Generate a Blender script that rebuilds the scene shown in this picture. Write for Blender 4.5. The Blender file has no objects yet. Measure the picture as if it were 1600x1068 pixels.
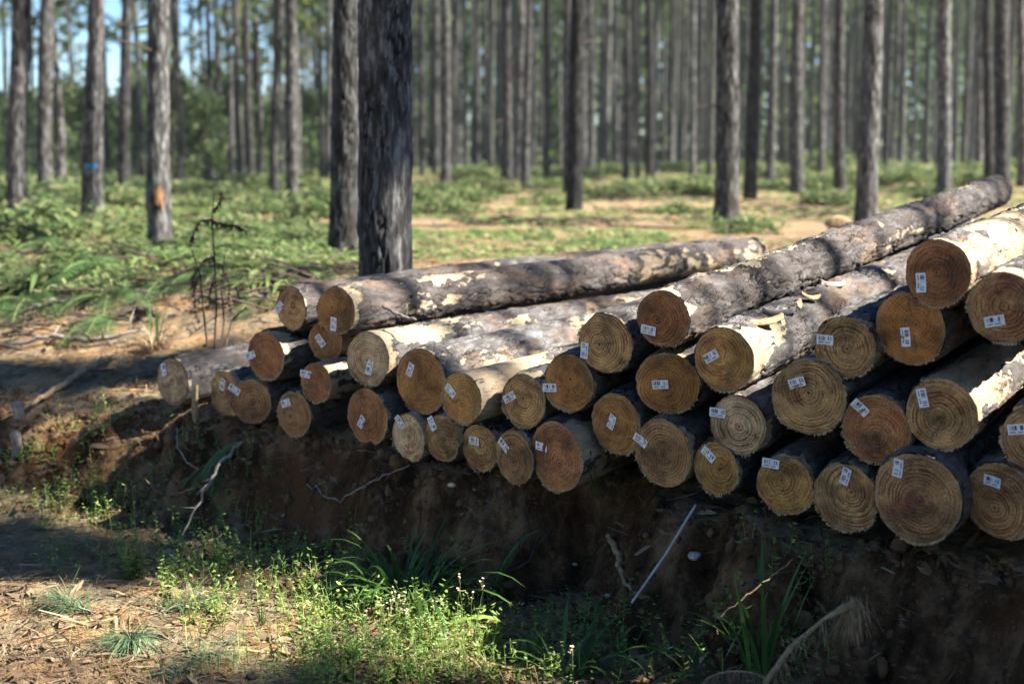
import bpy, math, random
import numpy as np
from mathutils import Vector, Matrix

random.seed(7)
RS = np.random.RandomState(11)
R = math.radians
# ------------------------------------------------------------------ camera, light, exposure
scene = bpy.context.scene
col = scene.collection
CAMZ = 1.95
F = 2222.0
PITCH = math.atan(294.0 / F)
cam_d = bpy.data.cameras.new('camera')
cam = bpy.data.objects.new('camera', cam_d)
col.objects.link(cam)
cam.location = (0, 0, CAMZ)
cam.rotation_euler = (math.pi / 2 - PITCH, 0, 0)
cam_d.sensor_width = 36.0
cam_d.lens = 50.0
cam_d.clip_end = 3000
cam_d.clip_start = 0.05
cam_d.dof.use_dof = True
cam_d.dof.focus_distance = 5.95
cam_d.dof.aperture_fstop = 1.7
scene.camera = cam

SUN_EL = R(44)
SUN_AZ = (0.985, -0.17)            # direction towards the sun in plan
_n = math.hypot(*SUN_AZ)
SUNV = Vector((SUN_AZ[0] / _n * math.cos(SUN_EL), SUN_AZ[1] / _n * math.cos(SUN_EL), math.sin(SUN_EL)))
world = bpy.data.worlds.new('World')
scene.world = world
world.use_nodes = True
wn = world.node_tree.nodes
wn.clear()
sky = wn.new('ShaderNodeTexSky')
sky.sky_type = 'NISHITA'
sky.sun_disc = False
sky.sun_elevation = SUN_EL
sky.sun_rotation = math.atan2(SUNV.x, SUNV.y)
sky.air_density = 1.0
sky.dust_density = 0.2
sky.ozone_density = 2.5
sky.altitude = 2500
bg = wn.new('ShaderNodeBackground')
bg.inputs['Strength'].default_value = 0.05
wo = wn.new('ShaderNodeOutputWorld')
hs = wn.new('ShaderNodeHueSaturation')
hs.inputs['Saturation'].default_value = 1.2
world.node_tree.links.new(sky.outputs[0], hs.inputs['Color'])
world.node_tree.links.new(hs.outputs[0], bg.inputs[0])
world.node_tree.links.new(bg.outputs[0], wo.inputs[0])

sl = bpy.data.lights.new('sun', 'SUN')
sl.energy = 5.0
sl.angle = R(0.53)
sl.color = (1.0, 0.96, 0.87)
so = bpy.data.objects.new('sun', sl)
col.objects.link(so)
so.rotation_euler = SUNV.to_track_quat('Z', 'Y').to_euler()

scene.view_settings.view_transform = 'Standard'
scene.view_settings.look = 'None'
scene.view_settings.gamma = 1.0
scene.view_settings.exposure = 2.15
scene.render.engine = 'CYCLES'
scene.cycles.max_bounces = 6
scene.cycles.transparent_max_bounces = 4

# ------------------------------------------------------------------ numeric helpers
def _hash(ix, iy, iz, seed):
    h = (ix.astype(np.int64) * 374761393 + iy.astype(np.int64) * 668265263 + iz.astype(np.int64) * 2147483647 + seed * 974711) & 0xffffffff
    h = ((h ^ (h >> 13)) * 1274126177) & 0xffffffff
    h = ((h ^ (h >> 16)) * 2246822519) & 0xffffffff
    h = h ^ (h >> 15)
    return (h & 0xffffff) / float(0xffffff)

def vnoise(x, y, z, seed=0):
    x = np.asarray(x, float); y = np.asarray(y, float) + 0 * x; z = np.asarray(z, float) + 0 * x
    ix = np.floor(x); iy = np.floor(y); iz = np.floor(z)
    fx = x - ix; fy = y - iy; fz = z - iz
    fx = fx * fx * (3 - 2 * fx); fy = fy * fy * (3 - 2 * fy); fz = fz * fz * (3 - 2 * fz)
    r = 0
    for a in (0, 1):
        wa = fx if a else 1 - fx
        for b in (0, 1):
            wb = fy if b else 1 - fy
            for c in (0, 1):
                wc = fz if c else 1 - fz
                r = r + wa * wb * wc * _hash(ix + a, iy + b, iz + c, seed)
    return r * 2 - 1

def fbm(x, y, z, seed=0, oct=4):
    r = 0; a = 1.0; t = 0
    for i in range(oct):
        f = 2.03 ** i
        r = r + a * vnoise(x * f, y * f, z * f, seed + i * 17)
        t += a; a *= 0.5
    return r / t

def worley(x, y, z, seed=0):
    ix = np.floor(x); iy = np.floor(y); iz = np.floor(z)
    f1 = np.full(x.shape, 9.0); f2 = np.full(x.shape, 9.0); cid = np.zeros(x.shape)
    for a in (-1, 0, 1):
        for b in (-1, 0, 1):
            for c in (-1, 0, 1):
                cx, cy, cz = ix + a, iy + b, iz + c
                px = cx + _hash(cx, cy, cz, seed); py = cy + _hash(cx, cy, cz, seed + 1); pz = cz + _hash(cx, cy, cz, seed + 2)
                d = np.sqrt((px - x) ** 2 + (py - y) ** 2 + (pz - z) ** 2)
                cv = _hash(cx, cy, cz, seed + 3)
                m = d < f1
                f2 = np.where(m, f1, np.minimum(f2, d))
                cid = np.where(m, cv, cid)
                f1 = np.where(m, d, f1)
    return f1, f2, cid

def sstep(a, b, x):
    t = np.clip((x - a) / (b - a), 0, 1)
    return t * t * (3 - 2 * t)

# ------------------------------------------------------------------ terrain height
def s_of(x, y): return x * 0.648 + y * 0.762 - 4.80
def q_of(x, y): return x * 0.762 - y * 0.648
def t_of(x, y): return 0.848 * x - 0.53 * y

def gh(x, y):
    x = np.asarray(x, float); y = np.asarray(y, float)
    s = s_of(x, y); q = q_of(x, y); t = t_of(x, y)
    near = np.exp(-((s / 5.0) ** 2)) * np.exp(-(((q + 4.5) / 9.0) ** 2))
    left = sstep(-6.3, -7.6, q)
    se = s + near * (0.16 * vnoise(q * 1.1, 0.3, 0.7, 3) + 0.11 * vnoise(q * 3.3, 1.3, s * 0.8, 4) + 0.05 * vnoise(q * 8.0, s * 2.0, 2.7, 5))
    se = se - 0.48 * np.exp(-(((q + 3.72) / 0.30) ** 2)) * np.exp(-((s / 1.0) ** 2)) - 0.12 * np.exp(-(((q + 3.05) / 0.12) ** 2))
    foot = -0.42 - 0.75 * left - 0.18 * sstep(-2.6, -1.0, q)
    lip = 0.0 + 0.25 * left
    u = np.clip((se - foot) / (lip - foot), 0, 1)
    face = u * u * (3 - 2 * u)
    z = 0.50 * (0.35 * u + 0.65 * face)
    mask = sstep(-6.15, -5.75, t) * sstep(7.2, 6.0, s) * sstep(-0.4, 0.2, s)
    z = z + 0.45 * sstep(0.05, 2.4, s - 0.3 * left) * (1 - mask)
    rough = fbm(x * 0.9, y * 0.9, 0.5, 21, 4)
    z = z + 0.05 * rough + near * 0.035 * fbm(x * 5, y * 5, 1.5, 31, 3) + near * 0.010 * vnoise(x * 24, y * 24, 3.3, 41)
    onface = np.exp(-(((se - 0.5 * (foot + lip)) / 0.30) ** 2))
    z = z + onface * near * (0.10 * vnoise(q * 5, s * 5, 0.2, 51) + 0.09 * fbm(q * 14, s * 12, 0.9, 52, 4))
    far = sstep(20, 80, y)
    z = z + far * (0.25 * vnoise(x * 0.05, y * 0.05, 0.1, 61)) + 0.22 * sstep(3, 16, x) * sstep(14, 40, y)
    z = z - 0.02 * sstep(60, 400, np.hypot(x, y)) * 0
    return z

def ghs(x, y): return float(gh(np.array([x]), np.array([y]))[0])

def ray(px, py):
    xc = (px - 800.0) / F; yc = (534.0 - py) / F
    return np.array([xc, math.cos(PITCH) + math.sin(PITCH) * yc, yc * math.cos(PITCH) - math.sin(PITCH)])

def at(px, py, D):
    r = ray(px, py); r = r * (D / r[1])
    return Vector((r[0], r[1], r[2] + CAMZ))

def ground(px, py, dmin=3.5, dmax=90):
    r = ray(px, py); r = r / r[1]
    D = np.arange(dmin, dmax, 0.02)
    z = CAMZ + r[2] * D
    g = gh(r[0] * D, D)
    k = np.where(z <= g)[0]
    i = k[0] if len(k) else len(D) - 1
    return Vector((r[0] * D[i], D[i], g[i]))

# ------------------------------------------------------------------ object helpers
def link(o, parent=None):
    col.objects.link(o)
    if parent is not None: o.parent = parent
    return o

def mesh_obj(name, verts, faces, mat, parent=None, smooth=True, attrs=None, uv=None):
    me = bpy.data.meshes.new(name)
    verts = np.asarray(verts, dtype=np.float32)
    me.vertices.add(len(verts)); me.vertices.foreach_set('co', verts.ravel())
    if isinstance(faces, np.ndarray):
        n, k = faces.shape
        me.loops.add(n * k); me.loops.foreach_set('vertex_index', faces.astype(np.int32).ravel())
        me.polygons.add(n); me.polygons.foreach_set('loop_start', np.arange(0, n * k, k, dtype=np.int32))
    else:
        ls = np.array([len(f) for f in faces], dtype=np.int32)
        flat = np.fromiter((i for f in faces for i in f), dtype=np.int32)
        me.loops.add(len(flat)); me.loops.foreach_set('vertex_index', flat)
        me.polygons.add(len(ls)); me.polygons.foreach_set('loop_start', np.concatenate([[0], np.cumsum(ls)[:-1]]).astype(np.int32))
    me.update(calc_edges=True)
    me.validate()
    me.polygons.foreach_set('use_smooth', np.full(len(me.polygons), bool(smooth)))
    if attrs:
        for k, v in attrs.items():
            a = me.attributes.new(k, 'FLOAT', 'POINT'); a.data.foreach_set('value', np.asarray(v, dtype=np.float32))
    if uv is not None:
        l = me.uv_layers.new(name='UVMap')
        idx = np.zeros(len(me.loops), dtype=np.int32); me.loops.foreach_get('vertex_index', idx)
        l.data.foreach_set('uv', np.asarray(uv, dtype=np.float32)[idx].ravel())
    me.materials.append(mat)
    o = bpy.data.objects.new(name, me)
    return link(o, parent)

def tag(o, label=None, cat=None, group=None, kind=None):
    if label: o['label'] = label
    if cat: o['category'] = cat
    if group: o['group'] = group
    if kind: o['kind'] = kind
    return o

def empty(name, loc, rot=(0, 0, 0)):
    o = bpy.data.objects.new(name, None)
    o.empty_display_size = 0.1
    link(o); o.location = loc; o.rotation_euler = rot
    return o

def copy_tree(o, parent=None):
    c = o.copy(); col.objects.link(c); c.parent = parent
    for ch in list(o.children): copy_tree(ch, c)
    return c

class MB:
    def __init__(s): s.v = []; s.f = []; s.n = 0
    def add(s, v, f):
        v = np.asarray(v, float)
        s.v.append(v); s.f.extend([tuple(i + s.n for i in q) for q in f]); s.n += len(v)
    def tube(s, pts, rad, sides=6, cap=True, jitter=0.0):
        pts = [Vector(p) for p in pts]; n = len(pts)
        V = []; Fc = []
        up = Vector((0.13, 0.07, 1)).normalized()
        for i, p in enumerate(pts):
            d = (pts[min(i + 1, n - 1)] - pts[max(i - 1, 0)])
            if d.length < 1e-9: d = Vector((0, 0, 1))
            d.normalize()
            a = d.cross(up)
            if a.length < 0.05: a = d.cross(Vector((1, 0.1, 0)))
            a.normalize(); b = d.cross(a)
            r = rad[i] if hasattr(rad, '__len__') else rad
            for k in range(sides):
                an = 2 * math.pi * k / sides
                rr = r * (1 + (random.uniform(-jitter, jitter) if jitter else 0))
                V.append(p + a * math.cos(an) * rr + b * math.sin(an) * rr)
        for i in range(n - 1):
            for k in range(sides):
                k2 = (k + 1) % sides
                Fc.append((i * sides + k, i * sides + k2, (i + 1) * sides + k2, (i + 1) * sides + k))
        if cap:
            Fc.append(tuple(range(sides))[::-1]); Fc.append(tuple((n - 1) * sides + k for k in range(sides)))
        s.add([tuple(v) for v in V], Fc)
    def blade(s, base, direc, side, L, w, droop, seg=5, taper=0.15, fold=0.0):
        """a leaf blade starting at base, bending down with length"""
        p = Vector(base); d = Vector(direc).normalized(); sd = Vector(side).normalized()
        V = []; Fc = []
        st = L / seg
        for i in range(seg + 1):
            u = i / seg
            ww = w * (taper + (1 - taper) * math.sin(math.pi * min(1, 0.15 + 0.85 * u) ** 0.8)) if u < 1 else w * 0.04
            V.append(p - sd * ww * 0.5); V.append(p + sd * ww * 0.5)
            d = (d + Vector((0, 0, -1)) * droop * st / L * (0.5 + u)).normalized()
            p = p + d * st
        for i in range(seg): Fc.append((2 * i, 2 * i + 1, 2 * i + 3, 2 * i + 2))
        s.add([tuple(v) for v in V], Fc)
    def leaf(s, base, d, side, L, w):
        base = Vector(base); d = Vector(d).normalized(); side = Vector(side).normalized()
        n = d.cross(side) * (L * 0.08)
        s.add([tuple(base), tuple(base + d * L * 0.35 + side * w * 0.5 + n), tuple(base + d * L * 0.75 + side * w * 0.36 + n), tuple(base + d * L),
               tuple(base + d * L * 0.75 - side * w * 0.36 + n), tuple(base + d * L * 0.35 - side * w * 0.5 + n), tuple(base + d * L * 0.5)],
              [(0, 1, 2, 6), (6, 2, 3), (0, 6, 4, 5), (6, 3, 4)])
    def build(s, name, mat, parent=None, smooth=False):
        return mesh_obj(name, np.vstack(s.v), s.f, mat, parent, smooth)

def rdir(spread=1.0, up=1.0):
    a = random.uniform(0, 2 * math.pi)
    return Vector((math.cos(a) * spread, math.sin(a) * spread, up)).normalized()

def perp(d):
    d = Vector(d)
    a = d.cross(Vector((0, 0, 1)))
    if a.length < 0.05: a = Vector((1, 0, 0))
    a.normalize()
    return a

# ------------------------------------------------------------------ materials
class NT:
    def __init__(s, name, rough=0.85, spec=0.2):
        s.m = bpy.data.materials.new(name); s.m.use_nodes = True
        s.t = s.m.node_tree; s.b = s.t.nodes['Principled BSDF']
        s.b.inputs['Roughness'].default_value = rough
        s.b.inputs['Specular IOR Level'].default_value = spec
    def n(s, typ, **kw):
        o = s.t.nodes.new('ShaderNode' + typ)
        for k, v in kw.items():
            if k in o.inputs: s.set(o.inputs[k], v)
            else: setattr(o, k, v)
        return o
    def set(s, sock, v):
        if hasattr(v, 'is_output') or isinstance(v, bpy.types.NodeSocket): s.t.links.new(v, sock)
        else: sock.default_value = v
    def noise(s, scale, detail=5, rough=0.55, vec=None, dist=0.0):
        o = s.n('TexNoise'); o.inputs['Scale'].default_value = scale; o.inputs['Detail'].default_value = detail
        o.inputs['Roughness'].default_value = rough; o.inputs['Distortion'].default_value = dist
        if vec is not None: s.set(o.inputs['Vector'], vec)
        return o.outputs['Fac']
    def math(s, op, a, b=0.0, clamp=False):
        o = s.n('Math', operation=op); o.use_clamp = clamp
        s.set(o.inputs[0], a); s.set(o.inputs[1], b)
        return o.outputs[0]
    def ramp(s, fac, stops):
        o = s.n('ValToRGB'); s.set(o.inputs[0], fac)
        e = o.color_ramp.elements
        while len(e) < len(stops): e.new(0.5)
        for i, (p, c) in enumerate(stops):
            e[i].position = p; e[i].color = tuple(c) + (1,) if len(c) == 3 else c
        return o.outputs[0]
    def step(s, v, a, b):
        o = s.n('MapRange'); o.interpolation_type = 'SMOOTHSTEP'
        s.set(o.inputs[0], v); o.inputs[1].default_value = a; o.inputs[2].default_value = b
        return o.outputs[0]
    def mix(s, f, a, b, mode='MIX'):
        o = s.n('Mix'); o.data_type = 'RGBA'; o.blend_type = mode
        s.set(o.inputs[0], f)
        for sk, v in ((o.inputs[6], a), (o.inputs[7], b)):
            if isinstance(v, (tuple, list)) and len(v) == 3: v = tuple(v) + (1,)
            s.set(sk, v)
        return o.outputs[2]
    def mapping(s, vec, scale=(1, 1, 1), loc=(0, 0, 0)):
        o = s.n('Mapping'); s.set(o.inputs['Vector'], vec); o.inputs['Scale'].default_value = scale; o.inputs['Location'].default_value = loc
        return o.outputs[0]
    def color(s, c): s.set(s.b.inputs['Base Color'], c if not (isinstance(c, tuple) and len(c) == 3) else c + (1,))
    def bump(s, h, strength=0.5, dist=0.01):
        o = s.n('Bump'); s.set(o.inputs['Height'], h); o.inputs['Strength'].default_value = strength; o.inputs['Distance'].default_value = dist
        s.t.links.new(o.outputs[0], s.b.inputs['Normal'])

def obj_coord(k): return k.n('TexCoord').outputs['Object']
def attr(k, name): 
    a = k.n('Attribute'); a.attribute_name = name
    return a.outputs['Fac']

def leaf_mat(name, c1, c2, c3=None, trans=0.35, rough=0.55):
    k = NT(name, rough, 0.3)
    g = k.n('NewGeometry')
    oi = k.n('ObjectInfo')
    stops = [(0.0, c1), (1.0, c2)] if c3 is None else [(0.0, c1), (0.72, c2), (1.0, c3)]
    c = k.ramp(g.outputs['Random Per Island'], stops)
    v = k.math('MULTIPLY_ADD', oi.outputs['Random'], 0.5)
    mr = k.n('MapRange'); k.set(mr.inputs[0], oi.outputs['Random']); mr.inputs[3].default_value = 0.75; mr.inputs[4].default_value = 1.2
    hsv = k.n('HueSaturation'); k.set(hsv.inputs['Color'], c); k.set(hsv.inputs['Value'], mr.outputs[0])
    c = hsv.outputs[0]
    k.color(c)
    tr = k.n('BsdfTranslucent'); k.t.links.new(c, tr.inputs[0])
    ms = k.n('MixShader'); ms.inputs[0].default_value = trans
    k.t.links.new(k.b.outputs[0], ms.inputs[1]); k.t.links.new(tr.outputs[0], ms.inputs[2])
    out = k.t.nodes['Material Output']; k.t.links.new(ms.outputs[0], out.inputs[0])
    return k.m

def simple_mat(name, c1, c2, scale=20, rough=0.8, bump=0.3, stretch=(1, 1, 1), bd=0.004):
    k = NT(name, rough)
    v = k.mapping(obj_coord(k), stretch)
    n = k.noise(scale, 6, 0.6, v)
    k.color(k.ramp(n, [(0.3, c1), (0.7, c2)]))
    if bump: k.bump(n, bump, bd)
    return k.m

M = {}
# --- terrain
def terrain_mat():
    k = NT('soil_and_litter', 0.95, 0.1)
    geo = k.n('NewGeometry'); P = geo.outputs['Position']
    sep = k.n('SeparateXYZ'); k.set(sep.inputs[0], P)
    sx = k.math('MULTIPLY', sep.outputs[0], 0.648); sy = k.math('MULTIPLY', sep.outputs[1], 0.762)
    s = k.math('SUBTRACT', k.math('ADD', sx, sy), 4.8)
    n1 = k.noise(0.55, 6, 0.6, P); n2 = k.noise(3.2, 6, 0.62, P); n3 = k.noise(22, 8, 0.7, P); n4 = k.noise(1.3, 5, 0.6, k.mapping(P, (1, 1, 1), (7, 3, 1)))
    sand = k.ramp(n3, [(0.28, (0.17, 0.10, 0.055)), (0.5, (0.42, 0.25, 0.12)), (0.72, (0.60, 0.40, 0.21))])
    straw = k.ramp(n3, [(0.3, (0.12, 0.085, 0.05)), (0.7, (0.42, 0.33, 0.21))])
    c = k.mix(k.step(n2, 0.40, 0.56), sand, straw)
    green = k.ramp(n3, [(0.3, (0.035, 0.06, 0.015)), (0.7, (0.17, 0.22, 0.06))])
    back = k.step(s, 3.5, 9.0)
    gm = k.math('MULTIPLY', k.step(n1, 0.53, 0.64), back)
    gm = k.math('MULTIPLY', gm, k.step(n2, 0.32, 0.52))
    c = k.mix(gm, c, green)
    dk = k.step(n4, 0.53, 0.66)
    c = k.mix(k.math('MULTIPLY', dk, 0.7), c, (0.065, 0.042, 0.030))
    far = k.step(sep.outputs[1], 34, 75)
    c = k.mix(k.math('MULTIPLY', far, 0.8), c, green)
    # exposed clay of the bank, by steepness
    nz = k.n('SeparateXYZ'); k.set(nz.inputs[0], geo.outputs['True Normal'])
    steep = k.step(nz.outputs[2], 0.93, 0.72)
    v = k.mapping(P, (1, 1, 0.45))
    nb = k.noise(5, 8, 0.7, v); nb2 = k.noise(1.4, 4, 0.5, P)
    clay = k.ramp(nb, [(0.36, (0.022, 0.011, 0.005)), (0.48, (0.105, 0.055, 0.026)), (0.60, (0.29, 0.17, 0.088))])
    clay = k.mix(k.step(nb2, 0.55, 0.68), clay, (0.17, 0.070, 0.028))
    speck = k.step(k.noise(60, 3, 0.6, P), 0.66, 0.72)
    clay = k.mix(k.math('MULTIPLY', speck, 0.6), clay, (0.36, 0.30, 0.24))
    c = k.mix(steep, c, clay)
    k.color(c)
    h = k.math('ADD', k.math('MULTIPLY', n2, 0.4), k.math('ADD', n3, k.math('MULTIPLY', k.noise(90, 4, 0.7, P), 0.3)))
    k.bump(h, 1.0, 0.055)
    return k.m
M['soil'] = terrain_mat()

def log_bark():
    k = NT('log_bark', 0.9, 0.12)
    oc = obj_coord(k); oi = k.n('ObjectInfo')
    off = k.n('Combine' + 'XYZ'); k.set(off.inputs[0], k.math('MULTIPLY', oi.outputs['Random'], 37.0))
    va = k.n('VectorMath', operation='ADD'); k.set(va.inputs[0], oc); k.set(va.inputs[1], off.outputs[0])
    oc = va.outputs[0]
    st = k.mapping(oc, (1, 0.35, 1))
    n1 = k.noise(26, 8, 0.65, st); n2 = k.noise(5, 5, 0.6, st); n3 = k.noise(110, 4, 0.7, st)
    peel = attr(k, 'peel'); crack = attr(k, 'crack'); plate = attr(k, 'plate')
    bark = k.ramp(n1, [(0.30, (0.030, 0.023, 0.020)), (0.48, (0.086, 0.077, 0.072)), (0.70, (0.24, 0.235, 0.235))])
    bark = k.mix(k.math('MULTIPLY', oi.outputs['Alpha'], 1.0), bark, k.mix(0.6, bark, (0.05, 0.036, 0.028)))
    bark = k.mix(k.step(n2, 0.5, 0.68), bark, k.ramp(n1, [(0.3, (0.09, 0.05, 0.03)), (0.7, (0.24, 0.175, 0.125))]))
    bark = k.mix(k.math('MULTIPLY', plate, 0.22), bark, (0.20, 0.19, 0.20))
    bark = k.mix(k.step(crack, 0.35, 0.9), bark, (0.030, 0.020, 0.014))
    vd = k.n('VectorMath', operation='ADD'); k.set(vd.inputs[0], k.mapping(oc, (1, .45, 1)))
    nz = k.n('TexNoise'); nz.inputs['Scale'].default_value = 30; nz.inputs['Detail'].default_value = 4; k.set(nz.inputs['Vector'], st)
    vs = k.n('VectorMath', operation='SCALE'); k.set(vs.inputs[0], nz.outputs['Color']); vs.inputs['Scale'].default_value = 0.06
    k.set(vd.inputs[1], vs.outputs[0])
    vo = k.n('TexVoronoi'); vo.feature = 'DISTANCE_TO_EDGE'; vo.inputs['Scale'].default_value = 30; k.set(vo.inputs['Vector'], vd.outputs[0])
    fc = k.math('MULTIPLY', k.math('MULTIPLY', k.step(vo.outputs['Distance'], 0.06, 0.005), k.step(k.noise(13, 4, 0.6, st), 0.46, 0.60)), 0.75)
    bark = k.mix(k.math('MULTIPLY', fc, 0.9), bark, (0.018, 0.012, 0.010))
    wood = k.ramp(n1, [(0.25, (0.26, 0.18, 0.11)), (0.45, (0.40, 0.31, 0.20)), (0.72, (0.50, 0.41, 0.28))])
    wood = k.mix(k.math('MULTIPLY', k.step(n2, 0.5, 0.66), 0.7), wood, (0.29, 0.18, 0.10))
    smg = k.step(k.noise(16, 7, 0.75, k.mapping(oc, (1, 0.35, 1), (4, 1, 2))), 0.47, 0.60)
    wood = k.mix(k.math('MULTIPLY', smg, 0.6), wood, (0.17, 0.13, 0.10))
    pm = k.step(k.math('ADD', peel, k.math('MULTIPLY', k.math('SUBTRACT', n1, 0.5), 1.6)), 0.42, 0.58)
    k.color(k.mix(pm, bark, wood))
    inv = k.math('SUBTRACT', 1.0, k.math('MULTIPLY', pm, 0.75))
    h = k.math('MULTIPLY', k.math('ADD', n1, k.math('MULTIPLY', n3, 0.35)), inv)
    h = k.math('SUBTRACT', h, k.math('MULTIPLY', fc, 0.8))
    k.bump(h, 0.9, 0.014)
    return k.m
M['bark'] = log_bark()

def end_wood():
    k = NT('cut_pine_end', 0.62, 0.25)
    oc = obj_coord(k); oi = k.n('ObjectInfo')
    rnd = k.math('MULTIPLY', oi.outputs['Random'], 50.0)
    sp = k.n('SeparateXYZ'); k.set(sp.inputs[0], oc)
    cb = k.n('CombineXYZ'); k.set(cb.inputs[0], sp.outputs[0]); k.set(cb.inputs[1], sp.outputs[2]); k.set(cb.inputs[2], rnd)
    flat = cb.outputs[0]
    def noise(sc, d=4, r=0.55): return k.noise(sc, d, r, flat)
    rad = attr(k, 'rad')           # 0 at the pith .. 1 at the rim
    radm = attr(k, 'radm')         # metres from the pith
    wob = k.math('MULTIPLY', k.math('SUBTRACT', noise(11, 3), 0.5), 0.020)
    wob2 = k.math('MULTIPLY', k.math('SUBTRACT', noise(60, 3), 0.5), 0.0028)
    cr = k.n('CombineXYZ'); k.set(cr.inputs[0], radm); k.set(cr.inputs[1], rnd)
    w1 = k.math('MULTIPLY', k.math('SUBTRACT', k.noise(45, 2, 0.5, cr.outputs[0]), 0.5), 0.030)
    rr = k.math('ADD', k.math('ADD', radm, w1), k.math('ADD', wob, wob2))
    wv = k.n('Math', operation='SINE')
    k.set(wv.inputs[0], k.math('MULTIPLY', rr, 2 * math.pi / 0.0130))
    wv2 = k.n('Math', operation='SINE')
    k.set(wv2.inputs[0], k.math('MULTIPLY', rr, 2 * math.pi / 0.037))
    ring = k.math('ADD', k.math('MULTIPLY', wv.outputs[0], 0.7), k.math('MULTIPLY', wv2.outputs[0], 0.3))
    ring = k.step(ring, -0.05, 0.6)
    brk = k.step(noise(18, 5, 0.6), 0.33, 0.55)
    ring = k.math('MULTIPLY', ring, k.math('ADD', k.math('MULTIPLY', brk, 0.82), 0.18))
    fade = k.step(k.noise(5, 3, 0.6, k.mapping(flat, (1, 1, 1), (9, 2, 3))), 0.36, 0.56)
    ring = k.math('MULTIPLY', ring, k.math('ADD', k.math('MULTIPLY', fade, 0.5), 0.5))
    base = oi.outputs['Color']
    fib = noise(170, 3, 0.7); blo = noise(9, 5, 0.6); blo2 = k.noise(6, 4, 0.55, k.mapping(flat, (1, 1, 1), (5, 9, 2)))
    c = k.mix(k.step(fib, 0.3, 0.7), k.mix(0.50, base, (0.040, 0.011, 0.003)), k.mix(0.20, base, (0.80, 0.50, 0.18)))
    c = k.mix(k.math('MULTIPLY', k.step(blo, 0.5, 0.66), 0.65), c, (0.32, 0.105, 0.022))
    c = k.mix(k.math('MULTIPLY', ring, k.math('MULTIPLY', oi.outputs['Alpha'], 0.82)), c, (0.085, 0.010, 0.008))
    mg = k.noise(3.6, 5, 0.7, k.mapping(flat, (1, 1, 1), (2, 4, 8)), 1.2)
    c = k.mix(k.math('MULTIPLY', k.step(mg, 0.56, 0.66), 0.55), c, (0.20, 0.035, 0.035))
    c = k.mix(k.math('MULTIPLY', k.step(blo2, 0.52, 0.64), 0.6), c, (0.10, 0.05, 0.022))
    # pale torn rim
    rim = k.step(k.math('ADD', rad, k.math('MULTIPLY', k.math('SUBTRACT', noise(24, 4), 0.5), 0.35)), 0.86, 0.99)
    c = k.mix(k.math('MULTIPLY', rim, 0.65), c, k.mix(fib, (0.10, 0.05, 0.02), (0.56, 0.38, 0.20)))
    chips = k.step(noise(95, 2, 0.5), 0.70, 0.76)
    c = k.mix(k.math('MULTIPLY', chips, 0.8), c, (0.66, 0.52, 0.33))
    sw = k.n('TexWave'); sw.inputs['Scale'].default_value = 22; sw.inputs['Distortion'].default_value = 9.0; sw.inputs['Detail'].default_value = 4
    rot = k.n('VectorRotate'); rot.rotation_type = 'Z_AXIS'; k.set(rot.inputs['Vector'], flat); k.set(rot.inputs['Angle'], rnd)
    k.set(sw.inputs['Vector'], rot.outputs[0])
    c = k.mix(k.math('MULTIPLY', k.step(sw.outputs['Fac'], 0.6, 0.95), 0.15), c, k.mix(0.5, base, (0.70, 0.52, 0.30)))
    vr = k.n('MapRange'); k.set(vr.inputs[0], k.noise(6.5, 6, 0.65, k.mapping(flat, (1, 1, 1), (3, 7, 5)), 0.6)); vr.inputs[1].default_value = 0.34; vr.inputs[2].default_value = 0.66; vr.inputs[3].default_value = 0.50; vr.inputs[4].default_value = 1.5
    hv = k.n('HueSaturation'); k.set(hv.inputs['Color'], c); k.set(hv.inputs['Value'], vr.outputs[0]); hv.inputs['Saturation'].default_value = 0.98; c = hv.outputs[0]
    chk = k.math('ADD', attr(k, 'check'), 0.0)
    c = k.mix(chk, c, (0.05, 0.022, 0.012))
    pith = k.step(radm, 0.006, 0.003)
    c = k.mix(pith, c, (0.06, 0.025, 0.015))
    k.color(c)
    saw = k.n('TexWave'); saw.inputs['Scale'].default_value = 34; saw.inputs['Distortion'].default_value = 5.0; saw.inputs['Detail'].default_value = 3
    k.set(saw.inputs['Vector'], flat)
    h = k.math('ADD', k.math('MULTIPLY', ring, -0.55), k.math('ADD', k.math('MULTIPLY', saw.outputs['Fac'], 0.10), k.math('MULTIPLY', fib, 0.45)))
    k.bump(h, 1.0, 0.006)
    return k.m
M['end'] = end_wood()

def trunk_bark(name, dark=1.0):
    k = NT(name, 0.92, 0.1)
    oc = obj_coord(k)
    v = k.mapping(oc, (1, 1, 0.28))
    n1 = k.noise(20, 7, 0.65, v); n2 = k.noise(3, 4, 0.6, v)
    crack = attr(k, 'crack')
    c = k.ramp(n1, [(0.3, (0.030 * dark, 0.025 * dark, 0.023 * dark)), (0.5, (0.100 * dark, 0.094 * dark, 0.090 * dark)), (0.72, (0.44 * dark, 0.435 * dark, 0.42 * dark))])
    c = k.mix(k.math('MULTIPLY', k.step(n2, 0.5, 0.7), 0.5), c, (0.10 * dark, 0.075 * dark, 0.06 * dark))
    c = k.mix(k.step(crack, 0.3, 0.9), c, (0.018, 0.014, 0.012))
    oi = k.n('ObjectInfo'); mr = k.n('MapRange'); k.set(mr.inputs[0], oi.outputs['Random']); mr.inputs[3].default_value = 0.18 if 'near' not in name else 0.8; mr.inputs[4].default_value = 0.85  # random darkening per trunk stands in for canopy shade
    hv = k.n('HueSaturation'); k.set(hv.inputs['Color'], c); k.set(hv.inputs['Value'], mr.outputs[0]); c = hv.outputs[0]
    k.color(c)
    k.bump(n1, 0.9, 0.02)
    return k.m
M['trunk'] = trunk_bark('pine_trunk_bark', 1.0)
M['trunk_near'] = trunk_bark('pine_trunk_bark_near', 0.75)

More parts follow.
